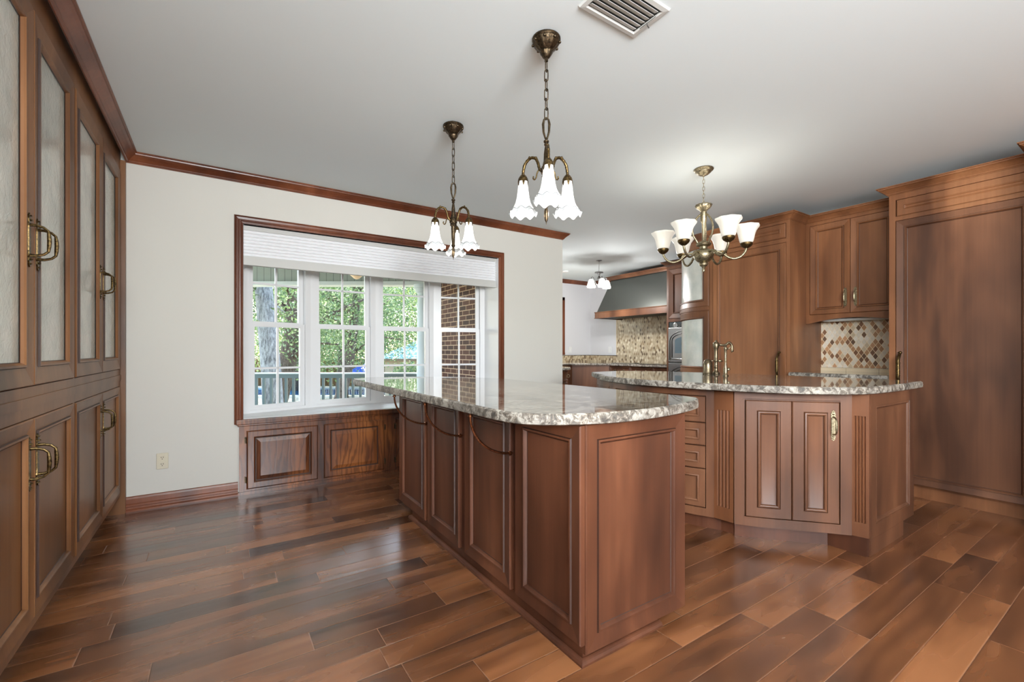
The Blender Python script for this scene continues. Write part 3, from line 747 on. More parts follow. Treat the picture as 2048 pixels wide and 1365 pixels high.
MB().box(4.95, 5.03, 1.36, 1.95, 1.422, 1.426).build('diffuser', flat('lens', srgb(190, 186, 174), .4), t)
t = thing('tile_backsplash', (5.13, 1.69, .94), 'cream and brown diamond mosaic panel in the niche between tall cabinets', 'backsplash')
MB().box(5.128, 5.139, 1.317, 2.055, .975, 1.449).build('mosaic', M['tile'], t)
b = MB()
for a, c in ((1.317, 1.575), (1.578, 1.835), (1.838, 2.055)): b.box(5.118, 5.139, a, c, .941, .972)
b.build('border_tile', M['travertine'], t)
o = slab('niche_countertop', [(4.452, 1.317), (4.452, 2.055), (5.139, 2.055), (5.139, 1.317)], .941, .036); tag(o, 'short light granite slab in the niche below the diamond mosaic', 'countertop')
t = thing('niche_base_cabinet', (4.8, 1.69, 0), 'brown base cabinet under the niche slab, mostly hidden by the island', 'cabinet')
MB().box(4.50, 5.139, 1.317, 2.055, .10, .904).build('carcass', wd, t); MB().box(4.56, 5.139, 1.317, 2.055, 0, .10).build('toe_kick', wd, t)
g = yplane(4.50)
for a, c in ((1.34, 1.684), (1.688, 2.035)): door(g, a, c, .13, .70, shaker(.06), wd, t); door(g, a, c, .71, .885, shaker(.04), wd, t, 'drawer')

# curved corner cabinet with glass doors
t = thing('curved_corner_cabinet', (5.1, 3.05, 0), 'round-fronted corner cabinet with stacked textured glass doors beside the pantry', 'cabinet')
arc = [(5.10-.60*cos(a), 2.88+.67*sin(a)) for a in np.linspace(0, pi/2*.97, 15)]
inner = [(x+.018, y-.006) for x, y in arc]
bd = inner+[(6.0, 3.53), (6.0, 3.31), (5.139, 3.19), (5.139, 2.88)]
MB().prism(bd, 0, 2.40).build('carcass', wd, t)
f, L = pathmap(arc)
def fo(u, v, w_):                                # outward = away from (5.1, 2.88)
    x, y, z = f(u, v, 0); n_ = Vector((x-5.10, (y-2.88)*.8)); n_.normalize(); return (x+n_.x*(w_-.012), y+n_.y*(w_-.012), z)
fr = MB()
for a, c in ((0, .10), (.835, .885), (1.578, 1.632), (2.365, 2.40)): fr.boxm(fo, 0, L, a, c, 0, .020, 14)
fr.boxm(fo, 0, L, 1.590, 1.618, .018, .028, 14); fr.boxm(fo, 0, .010, 0, 2.40, 0, .0195); fr.boxm(fo, L-.010, L, 0, 2.40, 0, .0195)
fr.build('face_frame', wd, t, smooth='auto')
du = door(fo, .012, L-.012, 1.632, 2.365, shaker(.080), wd, t, nu=14, glass=M['obscure'])
dl = door(fo, .012, L-.012, .885, 1.578, shaker(.078), wd, t, nu=14, glass=M['obscure'])
door(fo, .012, L-.012, .10, .835, shaker(.070), wd, t, nu=14)
pull(fo, L-.05, 1.82, du, L=.19, mat=M['bronze'], out=.05); pull(fo, L-.05, 1.235, dl, L=.19, mat=M['bronze'], out=.05)
st(MB().sweep([(5.5, 4.23), (5.5, 3.56)][::-1][::-1]+[], 2.437, CROWN).build('trim_5', M['wood']))
b = MB(); b.sweep([(x, y) for x, y in arc[::-1]], 2.437, [(a, z*.9) for a, z in CROWN]); st(b.build('trim_6', M['wood']))

# oven cabinet and double oven
t = thing('oven_cabinet', (5.9, 3.9, 0), 'tall brown oven housing cabinet between range hood and round-fronted cabinet', 'cabinet')
wk = M['wood']
MB().box(5.518, 6.399, 3.56, 4.208, 1.572, 2.375).build('carcass', wk, t)
b = MB(); b.box(5.518, 6.399, 3.56, 3.60, 0, 1.572); b.box(5.518, 6.399, 4.185, 4.208, 0, 1.572); b.box(5.518, 6.399, 3.60, 4.185, 0, .20); b.build('side_walls', wk, t)
g = yplane(5.518); fr = MB()
fr.boxm(g, 4.177, 4.208, 0, 2.375, 0, .018); fr.boxm(g, 3.56, 3.60, 0, 2.375, 0, .018); fr.boxm(g, 3.60, 4.177, 2.323, 2.375, 0, .018); fr.boxm(g, 3.60, 4.177, 1.558, 1.604, 0, .018); fr.boxm(g, 3.6, 4.177, .10, .20, 0, .018)
fr.build('face_frame', wk, t)
door(g, 3.605, 4.174, 1.607, 2.320, shaker(.085), wk, t)
st(MB().sweep([(5.5, 4.208), (6.39, 4.208)][::-1]+[(5.5, 3.56)], 2.437, CROWN).build('trim_7', M['wood']))
t = thing('double_oven', (5.8, 3.9, .2), 'stainless wall oven with arched door and round clock in the oven cabinet', 'oven')
MB().box(5.53, 6.3, 3.602, 4.183, .202, 1.556).build('housing', M['dark_steel'], t)
cp = MB().box(5.508, 5.53, 3.602, 4.181, 1.476, 1.556).build('control_panel', flat('dark_panel', srgb(62, 70, 72), .3), t)
b = MB(); b.lathe([(.030, 0), (.040, .003), (.040, .010), (.034, .012), (.032, .008)], (5.508, 4.06, 1.503), 24, ax=(-1, 0, 0)); b.build('clock_ring', M['steel'], cp, smooth='auto')
b = MB(); b.lathe([(.001, 0), (.031, .001), (.031, .0075), (.001, .0078)], (5.508, 4.06, 1.503), 24, ax=(-1, 0, 0)); b.build('clock_face', flat('clock_face', srgb(52, 58, 60), .2), cp)
b = MB()
for a in (0, 2.1, 4.4): b.box(5.497, 5.500, 4.058+.004*cos(a)-.002, 4.062+.004*cos(a), 1.503-.022+.01*sin(a), 1.503+.022)
b.build('clock_hand', M['plastic'], cp)
for zz in (1.515, 1.49): MB().lathe([(.001, 0), (.006, .001), (.006, .006), (.001, .008)], (5.508, 4.005, zz), 10, ax=(-1, 0, 0)).build('button', M['plastic'], cp)
def oven_door(z0, z1, withwin):
    b = MB(); b.box(5.492, 5.53, 3.604, 4.180, z0, z1); o = b.build('oven_door', M['steel'], t); md = o.modifiers.new('b', 'BEVEL'); md.width = .008; md.segments = 3
    yc = 3.892; hw = .255; zb = z0+.03; ztp = z1-.05
    def arch(k):                                  # inset arch outline
        w_ = hw-k; pts = [(yc-w_, zb+k)]
        for j in range(13):
            a = pi*j/12; pts.append((yc-w_*cos(a) if True else 0, (ztp-.14)+(.14-k)*sin(a)))
        pts.append((yc+w_, zb+k)); return pts
    for k, r in ((0, .006), (.035, .006)):
        pts = [(5.490, y, z) for y, z in arch(k)]; MB().tube(pts, r, 8).build('arch_trim', M['dark_steel'], o, smooth=True)
    if withwin:
        pts = arch(.085); pts = [(y, max(z, zb+.10)) for y, z in pts]
        MB().extr([(5.4915, y, z) for y, z in pts], (0, 0, 0), (-.002, 0, 0)).build('oven_window', flat('oven_glass', srgb(110, 130, 140), .08, .3), o)
    b = MB(); b.tube([(5.49, 3.66, z0+.05), (5.465, 3.69, z0+.05), (5.46, 3.89, z0+.045), (5.465, 4.09, z0+.05), (5.49, 4.12, z0+.05)], .010, 10); b.build('handle', M['steel'], o, smooth=True)
oven_door(.975, 1.474, True); oven_door(.30, .965, True)

# range hood
t = thing('range_hood', (6.0, 5.15, 1.72), 'large dark grey metal range hood with wood rail over the cooktop', 'range hood')
xf, xb = 5.70, 6.399
b = MB(); lo_ = [(xf+.01, 4.33), (xf+.01, 5.865), (xb, 5.865), (xb, 4.33)]; hi_ = [(5.865, 4.455), (5.865, 5.665), (xb, 5.665), (xb, 4.455)]
b.rings([[(x, y, 1.835) for x, y in lo_], [(x, y, 2.39) for x, y in hi_]]); b.build('canopy', M['hood_metal'], t)
b = MB(); b.sweep([(xb, 5.91), (xf, 5.91), (xf, 4.30), (xb, 4.30)][::-1][::-1], 1.72, [(-.03, 0), (.006, 0), (.006, .012), (0, .016), (0, .098), (.006, .102), (.008, .115), (-.03, .115)][::1])
b.build('wood_rail', wk, t)
b = MB(); b.sweep([(xb, 5.68), (5.85, 5.68), (5.85, 4.40), (xb, 4.40)], 2.452, [(a*.8, z*.9) for a, z in CROWN]); b.box(5.86, xb, 4.41, 5.67, 2.39, 2.448); b.build('top_moulding', wk, t)
b = MB(); b.box(xf+.03, xb, 4.33, 5.88, 1.745, 1.76)
for i in range(26): y = 4.36+i*.058; b.box(xf+.05, 6.2, y, y+.03, 1.728, 1.746)
b.build('filter_grille', M['dark_steel'], t)

# nook counters, cooktop, base cabinets, tile
b = MB()
t = thing('tile_splashback', (6.39, 5.1, .92), 'tan diamond mosaic behind the cooktop under the range hood', 'backsplash')
MB().box(6.388, 6.399, 4.210, 6.023, .916, 1.742).build('mosaic', M['tile2'], t)
MB().box(6.380, 6.399, 6.023, 6.035, 1.053, 1.742).build('edge_strip', M['travertine'], t)
b = MB(); b.box(6.388, 6.399, 6.023, 6.748, .916, 1.045); o_ = b.build('low_mosaic_strip', M['tile2'], t)
t2 = thing('low_tile_strip', (5.0, 6.75, .92), 'low brown mosaic strip along the back kitchen wall above the counter', 'backsplash')
MB().box(3.470, 6.388, 6.748, 6.759, .916, 1.045).build('mosaic', M['tile3'], t2); MB().box(3.47, 6.388, 6.744, 6.759, 1.045, 1.053).build('cap_strip', M['bronze'], t2)
MB().box(6.380, 6.399, 6.035, 6.744, 1.045, 1.053).build('cap_strip', M['bronze'], t)
o = slab('corner_countertop', [(5.78, 4.210), (6.387, 4.210), (6.387, 6.746), (3.47, 6.746), (3.47, 6.12), (5.35, 6.12), (5.78, 5.70)], .915, .036)
tag(o, 'granite worktop running round the far kitchen corner under the hood', 'countertop')
t = thing('cooktop', (6.1, 5.05, .916), 'flat black glass cooktop set in the worktop under the hood', 'cooktop')
MB().box(5.86, 6.33, 4.38, 5.60, .9155, .922).build('glass_top', M['black'], t)
MB().box(5.85, 6.34, 5.02, 5.66, .9155, .9225).build('steel_panel', M['steel'], t)
for k, y in enumerate((4.55, 4.85)):
    MB().lathe([(.07, 0), (.07, .0015), (.066, .0015)], (6.1, y, .922), 24).build('burner_ring', M['dark_steel'], t)
MB().box(6.02, 6.07, 5.21, 5.26, .9225, .932).build('knob', M['black'], t)
def base(name, x0, x1, y0, y1, f, doors, label, poly=None):
    t = thing(name, ((x0+x1)/2, (y0+y1)/2, 0), label, 'cabinet')
    if poly: MB().prism(poly, .10, .878).build('carcass', wk, t)
    else: MB().box(x0, x1, y0, y1, .10, .878).build('carcass', wk, t)
    MB().box(x0+.06, x1, y0+.0, y1-.0, 0, .10).build('toe_kick', wk, t)
    for a, c in doors:
        dw = door(f, a, c, .70, .865, shaker(.03), wk, t, 'drawer')
        dd = door(f, a, c, .12, .69, shaker(.055), wk, t)
        pull(f, c-.04 if a < c else a, .60, dd, L=.13, mat=M['champagne'], out=.04)
        for q in (-.05, .05): pull(f, (a+c)/2+q*2, .785, dw, L=.07, mat=M['champagne'], out=.05, rot=False)
    return t
base('cooktop_base_cabinet', 5.83, 6.38, 4.212, 5.66, yplane(5.83), [(4.23, 4.70), (4.71, 5.18), (5.19, 5.64)], 'dark brown base cabinet below the cooktop')
base('corner_base_cabinet', 5.10, 6.38, 5.70, 6.74, xplane(6.16), [], 'plain brown angled base cabinet in the far kitchen corner', poly=[(5.84, 5.68), (6.38, 5.68), (6.38, 6.74), (5.10, 6.74), (5.10, 6.16), (5.38, 6.16)])
base('back_base_cabinet', 3.47, 5.09, 6.16, 6.74, xplane(6.16), [(3.5, 4.02), (4.03, 4.55), (4.56, 5.08)], 'brown base cabinet along the back wall left of the corner')
# curved peninsula stub behind the window wall
t = thing('curved_end_cabinet', (3.8, 4.85, 0), 'small round-ended brown cabinet peeking past the window wall edge', 'cabinet')
pen = [(3.46, 4.62)]+[(3.80+.27*sin(a), 4.89-.27*cos(a)) for a in np.linspace(0, pi/2, 9)]+[(4.07, 5.30), (3.46, 5.30)]
MB().prism(pen, .10, .878).build('carcass', wk, t); MB().prism([(x if x < 3.5 else x-.05, y+.05) for x, y in pen], 0, .10).build('toe_kick', wk, t)
g = xplane(4.62)
fpn, L = pathmap([(3.62, 4.62)]+pen[1:10]+[(4.07, 5.25)])
def fq(u, v, w_):
    x, y, z = fpn(u, v, 0); cxx = max(0, x-3.80); cyy = min(0, y-4.89)
    n_ = Vector((cxx, cyy)) if (cxx or cyy) else Vector((0, -1)); n_.normalize(); return (x+n_.x*w_, y+n_.y*w_, z)
dw = door(fq, .02, L-.42, .72, .865, shaker(.03), wk, t, 'drawer', nu=12); dd = door(fq, .02, L-.42, .12, .705, shaker(.05), wk, t, nu=12)
pull(fq, L-.46, .60, dd, L=.15, mat=M['champagne'], out=.05); pull(fq, L-.50, .79, dw, L=.07, mat=M['champagne'], out=.035)
pt_ = [(3.46, 4.55)]+[(3.80+.335*sin(a), 4.89-.335*cos(a)) for a in np.linspace(0, pi/2, 9)]+[(4.135, 5.36), (3.46, 5.36)]
o = slab('curved_end_countertop', pt_, .915, .036); tag(o, 'small rounded granite top just past the window wall edge', 'countertop')
# switch plates on nook walls
for nm, (x0, x1, y0, y1), z0, z1, lab in (('switch_plate', (5.812, 5.885, 6.752, 6.76), 1.10, 1.22, 'white switch plate on the back kitchen wall, left of the corner'), ('switch_plate', (6.392, 6.40, 6.17, 6.25), 1.10, 1.22, 'white switch plate on the hood wall, right of the corner')):
    t = thing(nm, ((x0+x1)/2, (y0+y1)/2, z0), lab, 'switch')
    MB().box(x0, x1, y0, y1, z0, z1).build('cover_plate', M['plastic'], t)
    cx2, cy2 = (x0+x1)/2, (y0+y1)/2
    (MB().box(cx2-.012, cx2+.012, y0-.004, y0, z0+.03, z1-.03) if x1-x0 > .05 else MB().box(x0-.004, x0, cy2-.012, cy2+.012, z0+.03, z1-.03)).build('rocker', M['white'], t)
# back kitchen window
b = MB()
for x0, x1, z0, z1 in ((4.49, 4.55, 1.06, 2.19), (5.64, 5.70, 1.06, 2.19), (4.49, 5.70, 2.13, 2.19)): b.box(x0, x1, 6.74, 6.76, z0, z1)
b.box(4.49, 5.70, 6.735, 6.76, 1.06, 1.10); st(b.build('trim_8', M['wood_red']))
b = MB(); b.box(4.55, 4.60, 6.8, 6.86, 1.10, 2.13); b.box(5.59, 5.64, 6.8, 6.86, 1.10, 2.13); b.box(4.6, 5.59, 6.8, 6.86, 1.10, 1.15); b.box(4.6, 5.59, 6.8, 6.86, 2.08, 2.13); b.box(5.07, 5.11, 6.8, 6.86, 1.15, 2.08)
fo5 = st(b.build('window_5', M['vinyl'])); MB().add([(4.6, 6.83, 1.15), (5.59, 6.83, 1.15), (5.59, 6.83, 2.08), (4.6, 6.83, 2.08)], [(0, 1, 2, 3)]).build('pane', M['glass'], fo5)

# ------------------------------------------------------------------ light fittings
def chain(b, x, y, z0, z1, n, r=.0022, w_=.010):
    L = (z0-z1)/n*1.22
    for i in range(n):
        zc = z0-(z0-z1)*(i+.5)/n; a0 = (i % 2)*pi/2+.5
        pts = []
        for k in range(16):
            a = 2*pi*k/16; du = w_*cos(a); dv = (L/2-w_)*(1 if sin(a) > 0 else -1)*(1 if abs(sin(a)) > .05 else 0)+w_*sin(a)
            pts.append((x+du*cos(a0), y+du*sin(a0), zc+dv))
        b.tube(pts, r, 6, closed=True)
def lily(parent, c, sc=1.0, petals=8):
    """frosted lily shade hanging mouth down from c, ruffled rim and leaf cup"""
    x, y, z = c
    pr = [(.016, 0), (.020, -.008), (.022, -.03), (.025, -.06), (.029, -.09), (.035, -.115), (.043, -.132), (.050, -.142)]
    b = MB(); b.lathe([(r*sc, q*sc) for r, q in pr], (x, y, z), 32); 
    # open mouth: drop the end cap
    b.f = b.f[:-1]
    g = b.build('glass_shade', M['shade_lit'], parent, smooth=True)
    def fn(a, r, q):
        k = max(0, (r/sc-.045)/.018); return (r*(1+.05*k*cos(petals*a)), q+.008*sc*k*cos(petals*a))
    b = MB(); b.lathe([(r*sc, q*sc) for r, q in ((.049, -.141), (.053, -.150), (.057, -.160), (.064, -.167))], (x, y, z), 64, fn=fn); b.f = b.f[:-2]
    b.build('ruffled_rim', M['shade_rim'], g, smooth=True)
    b = MB(); b.tube([(x+(.0525+.0015*cos(petals*2*pi*k/64))*sc*cos(2*pi*k/64), y+(.0525+.0015*cos(petals*2*pi*k/64))*sc*sin(2*pi*k/64), z+(-.147+.005*cos(petals*2*pi*k/64))*sc) for k in range(64)], .0011, 5, closed=True); b.build('rim_line', M['rimline'], g, smooth=True)
    def leaf(a, r, q): return (r, q-(.022*sc*max(0, cos(6*a))**.8 if q < -.012*sc else 0))
    b = MB(); b.lathe([(.004*sc, .016*sc), (.010*sc, .015*sc), (.016*sc, .008*sc), (.0225*sc, -.004*sc), (.0245*sc, -.018*sc)], (x, y, z), 48, fn=leaf); b.f = b.f[:-1]
    b.build('leaf_cup', M['brass'], g, smooth=True)
    b = MB(); b.lathe([(.001, -.03*sc), (.009*sc, -.035*sc), (.014*sc, -.06*sc), (.012*sc, -.085*sc), (.001, -.095*sc)], (x, y, z), 12); b.build('bulb', M['bulb'], g, smooth=True)
FWD = Vector((sin(TH), cos(TH), 0)); RGT = Vector((cos(TH), -sin(TH), 0))
def pendant(x, y, angs, label, en):
    t = thing('pendant_light', (x, y, CZ), label, 'pendant light', 'three-shade pendants over the first island')
    def fl(a, r, q): return (r*(1+.035*cos(12*a)) if .026 < r < .060 else r, q)
    b = MB(); b.lathe([(.056, 0), (.0635, -.004), (.0640, -.010), (.060, -.015), (.061, -.019), (.057, -.026), (.049, -.038), (.037, -.050), (.027, -.058), (.0285, -.062), (.0285, -.066), (.021, -.078), (.016, -.086), (.008, -.092), (.008, -.104), (.001, -.105)], (x, y, CZ), 48, fn=fl)
    for k in range(8):
        a = 2*pi*k/8; b.lathe([(.001, -.006), (.006, -.003), (.007, 0), (.005, .005), (.001, .007)], (x+.060*cos(a), y+.060*sin(a), CZ-.026), 8)
    b.build('canopy', M['bronze'], t, smooth='auto')
    b = MB(); chain(b, x, y, 2.437, 2.180, 6, .0024, .0085); b.build('chain', M['bronze'], t, smooth=True)
    b = MB()                                       # leafy link, knop, stem
    for s in (-1, 1):
        o_ = RGT*s
        pts = [Vector((x, y, 2.185)), Vector((x, y, 2.175))+o_*.010, Vector((x, y, 2.155))+o_*.014, Vector((x, y, 2.120))+o_*.012, Vector((x, y, 2.09))+o_*.004]
        b.tube(pts, [.003, .0045, .006, .005, .004], 8)
    b.lathe([(.004, 2.095), (.006, 2.085), (.012, 2.080), (.012, 2.074), (.008, 2.070), (.010, 2.062), (.006, 2.056), (.008, 2.045), (.011, 2.02), (.012, 1.99), (.016, 1.975), (.016, 1.968), (.020, 1.965), (.024, 1.952), (.024, 1.935), (.018, 1.928), (.021, 1.92), (.014, 1.912), (.012, 1.86), (.010, 1.80), (.013, 1.795), (.009, 1.785), (.006, 1.78), (.010, 1.765), (.011, 1.745), (.007, 1.725), (.002, 1.715), (.001, 1.705)], (x, y, 0), 20)
    b.build('stem', M['bronze'], t, smooth='auto')
    for a in angs:
        d = -FWD*cos(a)+RGT*sin(a); R_ = .118
        P_ = lambda r, z: tuple(Vector((x, y, z))+d*r)
        pts = smooth_open([P_(.018, 1.945), P_(.034, 1.962), P_(.040, 1.985), P_(.052, 2.010), P_(.072, 2.020), P_(.094, 2.012), P_(.110, 1.992), P_(.117, 1.965), P_(R_, 1.948)], 4)
        b = MB(); b.tube(pts, [.0055+.002*abs(sin(k*1.3)) for k in range(len(pts))], 8)
        pts = smooth_open([P_(.034, 1.962), P_(.046, 1.945), P_(.050, 1.928), P_(.058, 1.918), P_(.066, 1.924), P_(.064, 1.934)], 3); b.tube(pts, .0035, 6)
        for rr, zz in ((.052, 2.012), (.085, 2.020), (.112, 1.990)): b.lathe([(.001, -.004), (.008, 0), (.004, .008), (.001, .010)], P_(rr, zz), 6)
        b.build('arm', M['brass'], t, smooth=True)
        c = P_(R_, 1.935); lily(t, c)
        light('pendant_bulb', 'POINT', (c[0], c[1], c[2]-.13), en*1.25, (1, .97, .92), shadow_soft_size=.03)
    return t
pendant(1.230, 1.583, (0, 2*pi/3, -2*pi/3), 'brass pendant with three lily glass shades, nearer of the two over the island', 3.0)
pendant(1.225, 2.515, (pi, pi/3, -pi/3), 'brass pendant with three lily glass shades in front of the bow window', 3.0)

def chandelier():
    x, y = 3.127, 2.055
    t = thing('chandelier', (x, y, CZ), 'six-arm champagne chandelier with upturned bell glass shades above the bow-fronted island', 'chandelier')
    mt = M['champagne']
    MB().lathe([(.070, 0), (.073, -.006), (.066, -.016), (.056, -.020), (.052, -.030), (.034, -.044), (.012, -.050), (.008, -.058), (.001, -.06)], (x, y, CZ), 32).build('canopy', mt, t, smooth='auto')
    b = MB(); chain(b, x, y, 2.485, 2.265, 8, .0018, .0075); b.build('chain', mt, t, smooth=True)
    b = MB(); b.lathe([(.010, 2.205), (.020, 2.208), (.030, 2.222), (.050, 2.240), (.060, 2.262), (.056, 2.266), (.04, 2.25), (.012, 2.262), (.001, 2.262)], (x, y, 0), 48, fn=lambda a, r, z: (r*(1+.06*cos(12*a)) if r > .03 else r, z)); b.build('crown_cap', M['champagne'], t, smooth=True)
    b = MB(); b.lathe([(.022, 2.21), (.024, 2.14), (.014, 2.12), (.011, 2.00), (.014, 1.985), (.045, 1.975), (.056, 1.962), (.050, 1.950), (.030, 1.942), (.026, 1.925), (.050, 1.915), (.070, 1.895), (.074, 1.875), (.066, 1.850), (.045, 1.828), (.028, 1.822), (.034, 1.812), (.030, 1.798), (.014, 1.786), (.008, 1.770), (.011, 1.760), (.008, 1.75), (.001, 1.745)], (x, y, 0), 32); b.build('body', mt, t, smooth='auto')
    for k in range(3):
        a = 2*pi*k/3+.4; d = Vector((cos(a), sin(a), 0)); P_ = lambda r, z: tuple(Vector((x, y, z))+d*r)
        b = MB(); b.tube(smooth_open([P_(.022, 2.19), P_(.045, 2.17), P_(.072, 2.13), P_(.085, 2.08), P_(.078, 2.03), P_(.055, 1.99), P_(.042, 1.965)], 4), .0075, 8); b.build('scroll_strap', mt, t, smooth=True)
    for k in range(6):
        a = math.radians(10+60*k); d = -FWD*cos(a)+RGT*sin(a); R_ = .295; P_ = lambda r, z: tuple(Vector((x, y, z))+d*r)
        b = MB(); pts = smooth_open([P_(.060, 1.885), P_(.10, 1.895), P_(.135, 1.880), P_(.17, 1.850), P_(.215, 1.835), P_(.260, 1.850), P_(.288, 1.885), P_(R_, 1.912)], 4)
        b.tube(pts, [.0085]*len(pts), 8)
        b.tube(smooth_open([P_(.125, 1.888), P_(.150, 1.882), P_(.160, 1.862), P_(.150, 1.850)], 3), .0045, 6)
        am = b.build('arm', mt, t, smooth=True)
        c = P_(R_, 1.92)
        b = MB(); b.lathe([(.008, -.015), (.018, -.010), (.034, .002), (.042, .014), (.043, .024), (.038, .030), (.001, .030)], c, 20); b.build('shade_holder', M['brass'], am, smooth='auto')
        pr = [(.038, .026), (.046, .036), (.052, .06), (.058, .09), (.066, .115), (.078, .135), (.086, .146), (.088, .156), (.086, .156), (.072, .132), (.060, .11), (.052, .07), (.044, .04), (.001, .034)]
        b = MB(); b.lathe(pr, c, 32, fn=lambda an, r, z: (r*(1+.045*cos(8*an)*max(0, (z-.05)/.1)), z)); b.build('glass_shade', M['shade_cup'], am, smooth=True)
        b = MB(); b.lathe([(.001, .045), (.014, .05), (.024, .075), (.026, .095), (.018, .118), (.001, .125)], c, 16); b.build('bulb', M['bulb'], am, smooth=True)
        light('chandelier_bulb', 'POINT', (c[0], c[1], c[2]+.165), .6, (1, .97, .92), shadow_soft_size=.03)
chandelier()
def nook_light():
    x, y = 4.93, 5.02
    t = thing('ceiling_light', (x, y, CZ), 'small nickel three-light fixture with bell shades in the far kitchen', 'ceiling light')
    MB().lathe([(.045, 0), (.045, -.006), (.02, -.014), (.006, -.02), (.001, -.021)], (x, y, CZ), 24).build('canopy', M['iron'], t, smooth='auto')
    MB().lathe([(.004, 2.53), (.004, 2.37), (.02, 2.365), (.064, 2.358), (.066, 2.345), (.02, 2.34), (.012, 2.30), (.03, 2.26), (.02, 2.25), (.012, 2.20), (.010, 2.15), (.001, 2.14)], (x, y, 0), 24).build('stem', M['iron'], t, smooth='auto')
    for a in (pi*.62, -pi*.38, pi*.05):
        d = RGT*sin(a)-FWD*cos(a); P_ = lambda r, z: tuple(Vector((x, y, z))+d*r)
        am = MB().tube(smooth_open([P_(.012, 2.16), P_(.05, 2.17), P_(.08, 2.23), P_(.11, 2.275), P_(.135, 2.26), P_(.14, 2.24)], 4), .006, 8).build('arm', M['iron'], t, smooth=True)
        c = P_(.14, 2.235)
        b = MB(); b.lathe([(.012, .005), (.03, 0), (.045, -.03), (.056, -.07), (.066, -.105), (.060, -.125)], c, 24); b.build('glass_shade', M['shade_lit'], am, smooth=True)
        light('nook_bulb', 'POINT', (c[0], c[1], c[2]-.16), 19, (1, .98, .96), shadow_soft_size=.03)
nook_light()
# ceiling grille and smoke detector
t = thing('ceiling_vent', (1.385, 1.26, CZ), 'white louvred air grille in the ceiling at the top edge', 'vent')
x0, x1, y0, y1 = 1.222, 1.548, 1.165, 1.362
b = MB(); g = lambda u, v, w_: (u, v, CZ-w_)
b.panel(g, x0, x1, y0, y1, [(0, 0), (.004, .008), (.022, .010), (.026, .006), (.028, .0)], hole=True); b.build('frame', M['grille'], t)
MB().box(x0+.02, x1-.02, y0+.02, y1-.02, CZ-.0035, CZ-.0005).build('backing', M['dark_steel'], t)
n = 6
for i in range(n):
    yy = y0+.030+(y1-y0-.058)*i/n; hgt = (y1-y0-.058)/n
    MB().add([(x0+.028, yy, CZ-.010), (x1-.04, yy, CZ-.010), (x1-.04, yy+hgt*.86, CZ-.003), (x0+.028, yy+hgt*.86, CZ-.003), (x0+.028, yy, CZ-.0115), (x1-.04, yy, CZ-.0115), (x1-.04, yy+hgt*.86, CZ-.0045), (x0+.028, yy+hgt*.86, CZ-.0045)], [(0, 1, 2, 3), (4, 7, 6, 5), (0, 4, 5, 1), (2, 6, 7, 3), (1, 5, 6, 2), (0, 3, 7, 4)]).build('louvre', M['grille'], t)
b = MB(); b.tube([(x1-.030, 1.215, CZ-.013), (x1-.030, 1.30, CZ-.013)], .0012, 6); b.tube([(x1-.030, 1.262, CZ-.013), (x1-.026, 1.262, CZ-.022), (x1-.016, 1.262, CZ-.028)], .002, 6); b.build('damper_lever', M['dark_steel'], t)
o = MB().lathe([(.06, 0), (.06, -.012), (.045, -.022), (.001, -.023)], (5.11, 6.04, CZ), 20).build('smoke_detector', M['plastic'], smooth='auto'); tag(o, 'small round detector on the far kitchen ceiling near the window wall edge', 'smoke detector')

# ------------------------------------------------------------------ outside
def leafmat(name, a, b_, c):
    t = NT(name); n = t.noise(t.pos(), 1.6, 4, .7); n2 = t.noise(t.pos(), 30, 2, .5)
    col = t.ramp(t.math('ADD', t.math('MULTIPLY', n, .6), t.math('MULTIPLY', n2, .4)), [(.32, a), (.5, b_), (.68, c)])
    t.set(col=col, rough=.45)
    tr = t.n('BsdfTranslucent'); t.l(col, tr.inputs[0]); mx = t.n('MixShader'); mx.inputs[0].default_value = .35
    out = t.t.nodes['Material Output']; t.l(t.b.outputs[0], mx.inputs[1]); t.l(tr.outputs[0], mx.inputs[2]); t.l(mx.outputs[0], out.inputs[0])
    return t.m
M['leaf'] = leafmat('leaves', srgb(36, 56, 32), srgb(104, 132, 84), srgb(200, 214, 172))
M['leaf2'] = leafmat('yellow_green_leaves', srgb(84, 104, 52), srgb(150, 168, 96), srgb(214, 220, 164))
def bark(name, a, b_):
    t = NT(name); v = t.pos(scale=(1, 1, .3)); n = t.noise(v, 26, 5, .7); t.bump(n, .8, .03)
    return t.set(col=t.ramp(n, [(.35, a), (.65, b_)]), rough=.9)
M['bark'] = bark('bark', srgb(60, 52, 44), srgb(116, 104, 92)); M['bark_grey'] = bark('grey_bark', srgb(96, 98, 100), srgb(186, 190, 192))
GZ = -1.2
def grassy():
    t = NT('yard_ground'); n = t.noise(t.pos(), 3, 5, .7)
    return t.set(col=t.ramp(n, [(.35, srgb(104, 98, 74)), (.6, srgb(150, 142, 112)), (.75, srgb(196, 188, 160))]), rough=.95)
st(MB().box(-45, 60, 8.5, 90, GZ-.2, GZ).build('ground', grassy()))
st(MB().box(-45, 60, 4.75, 8.6, GZ-.2, GZ).build('ground_near_house', grassy()))
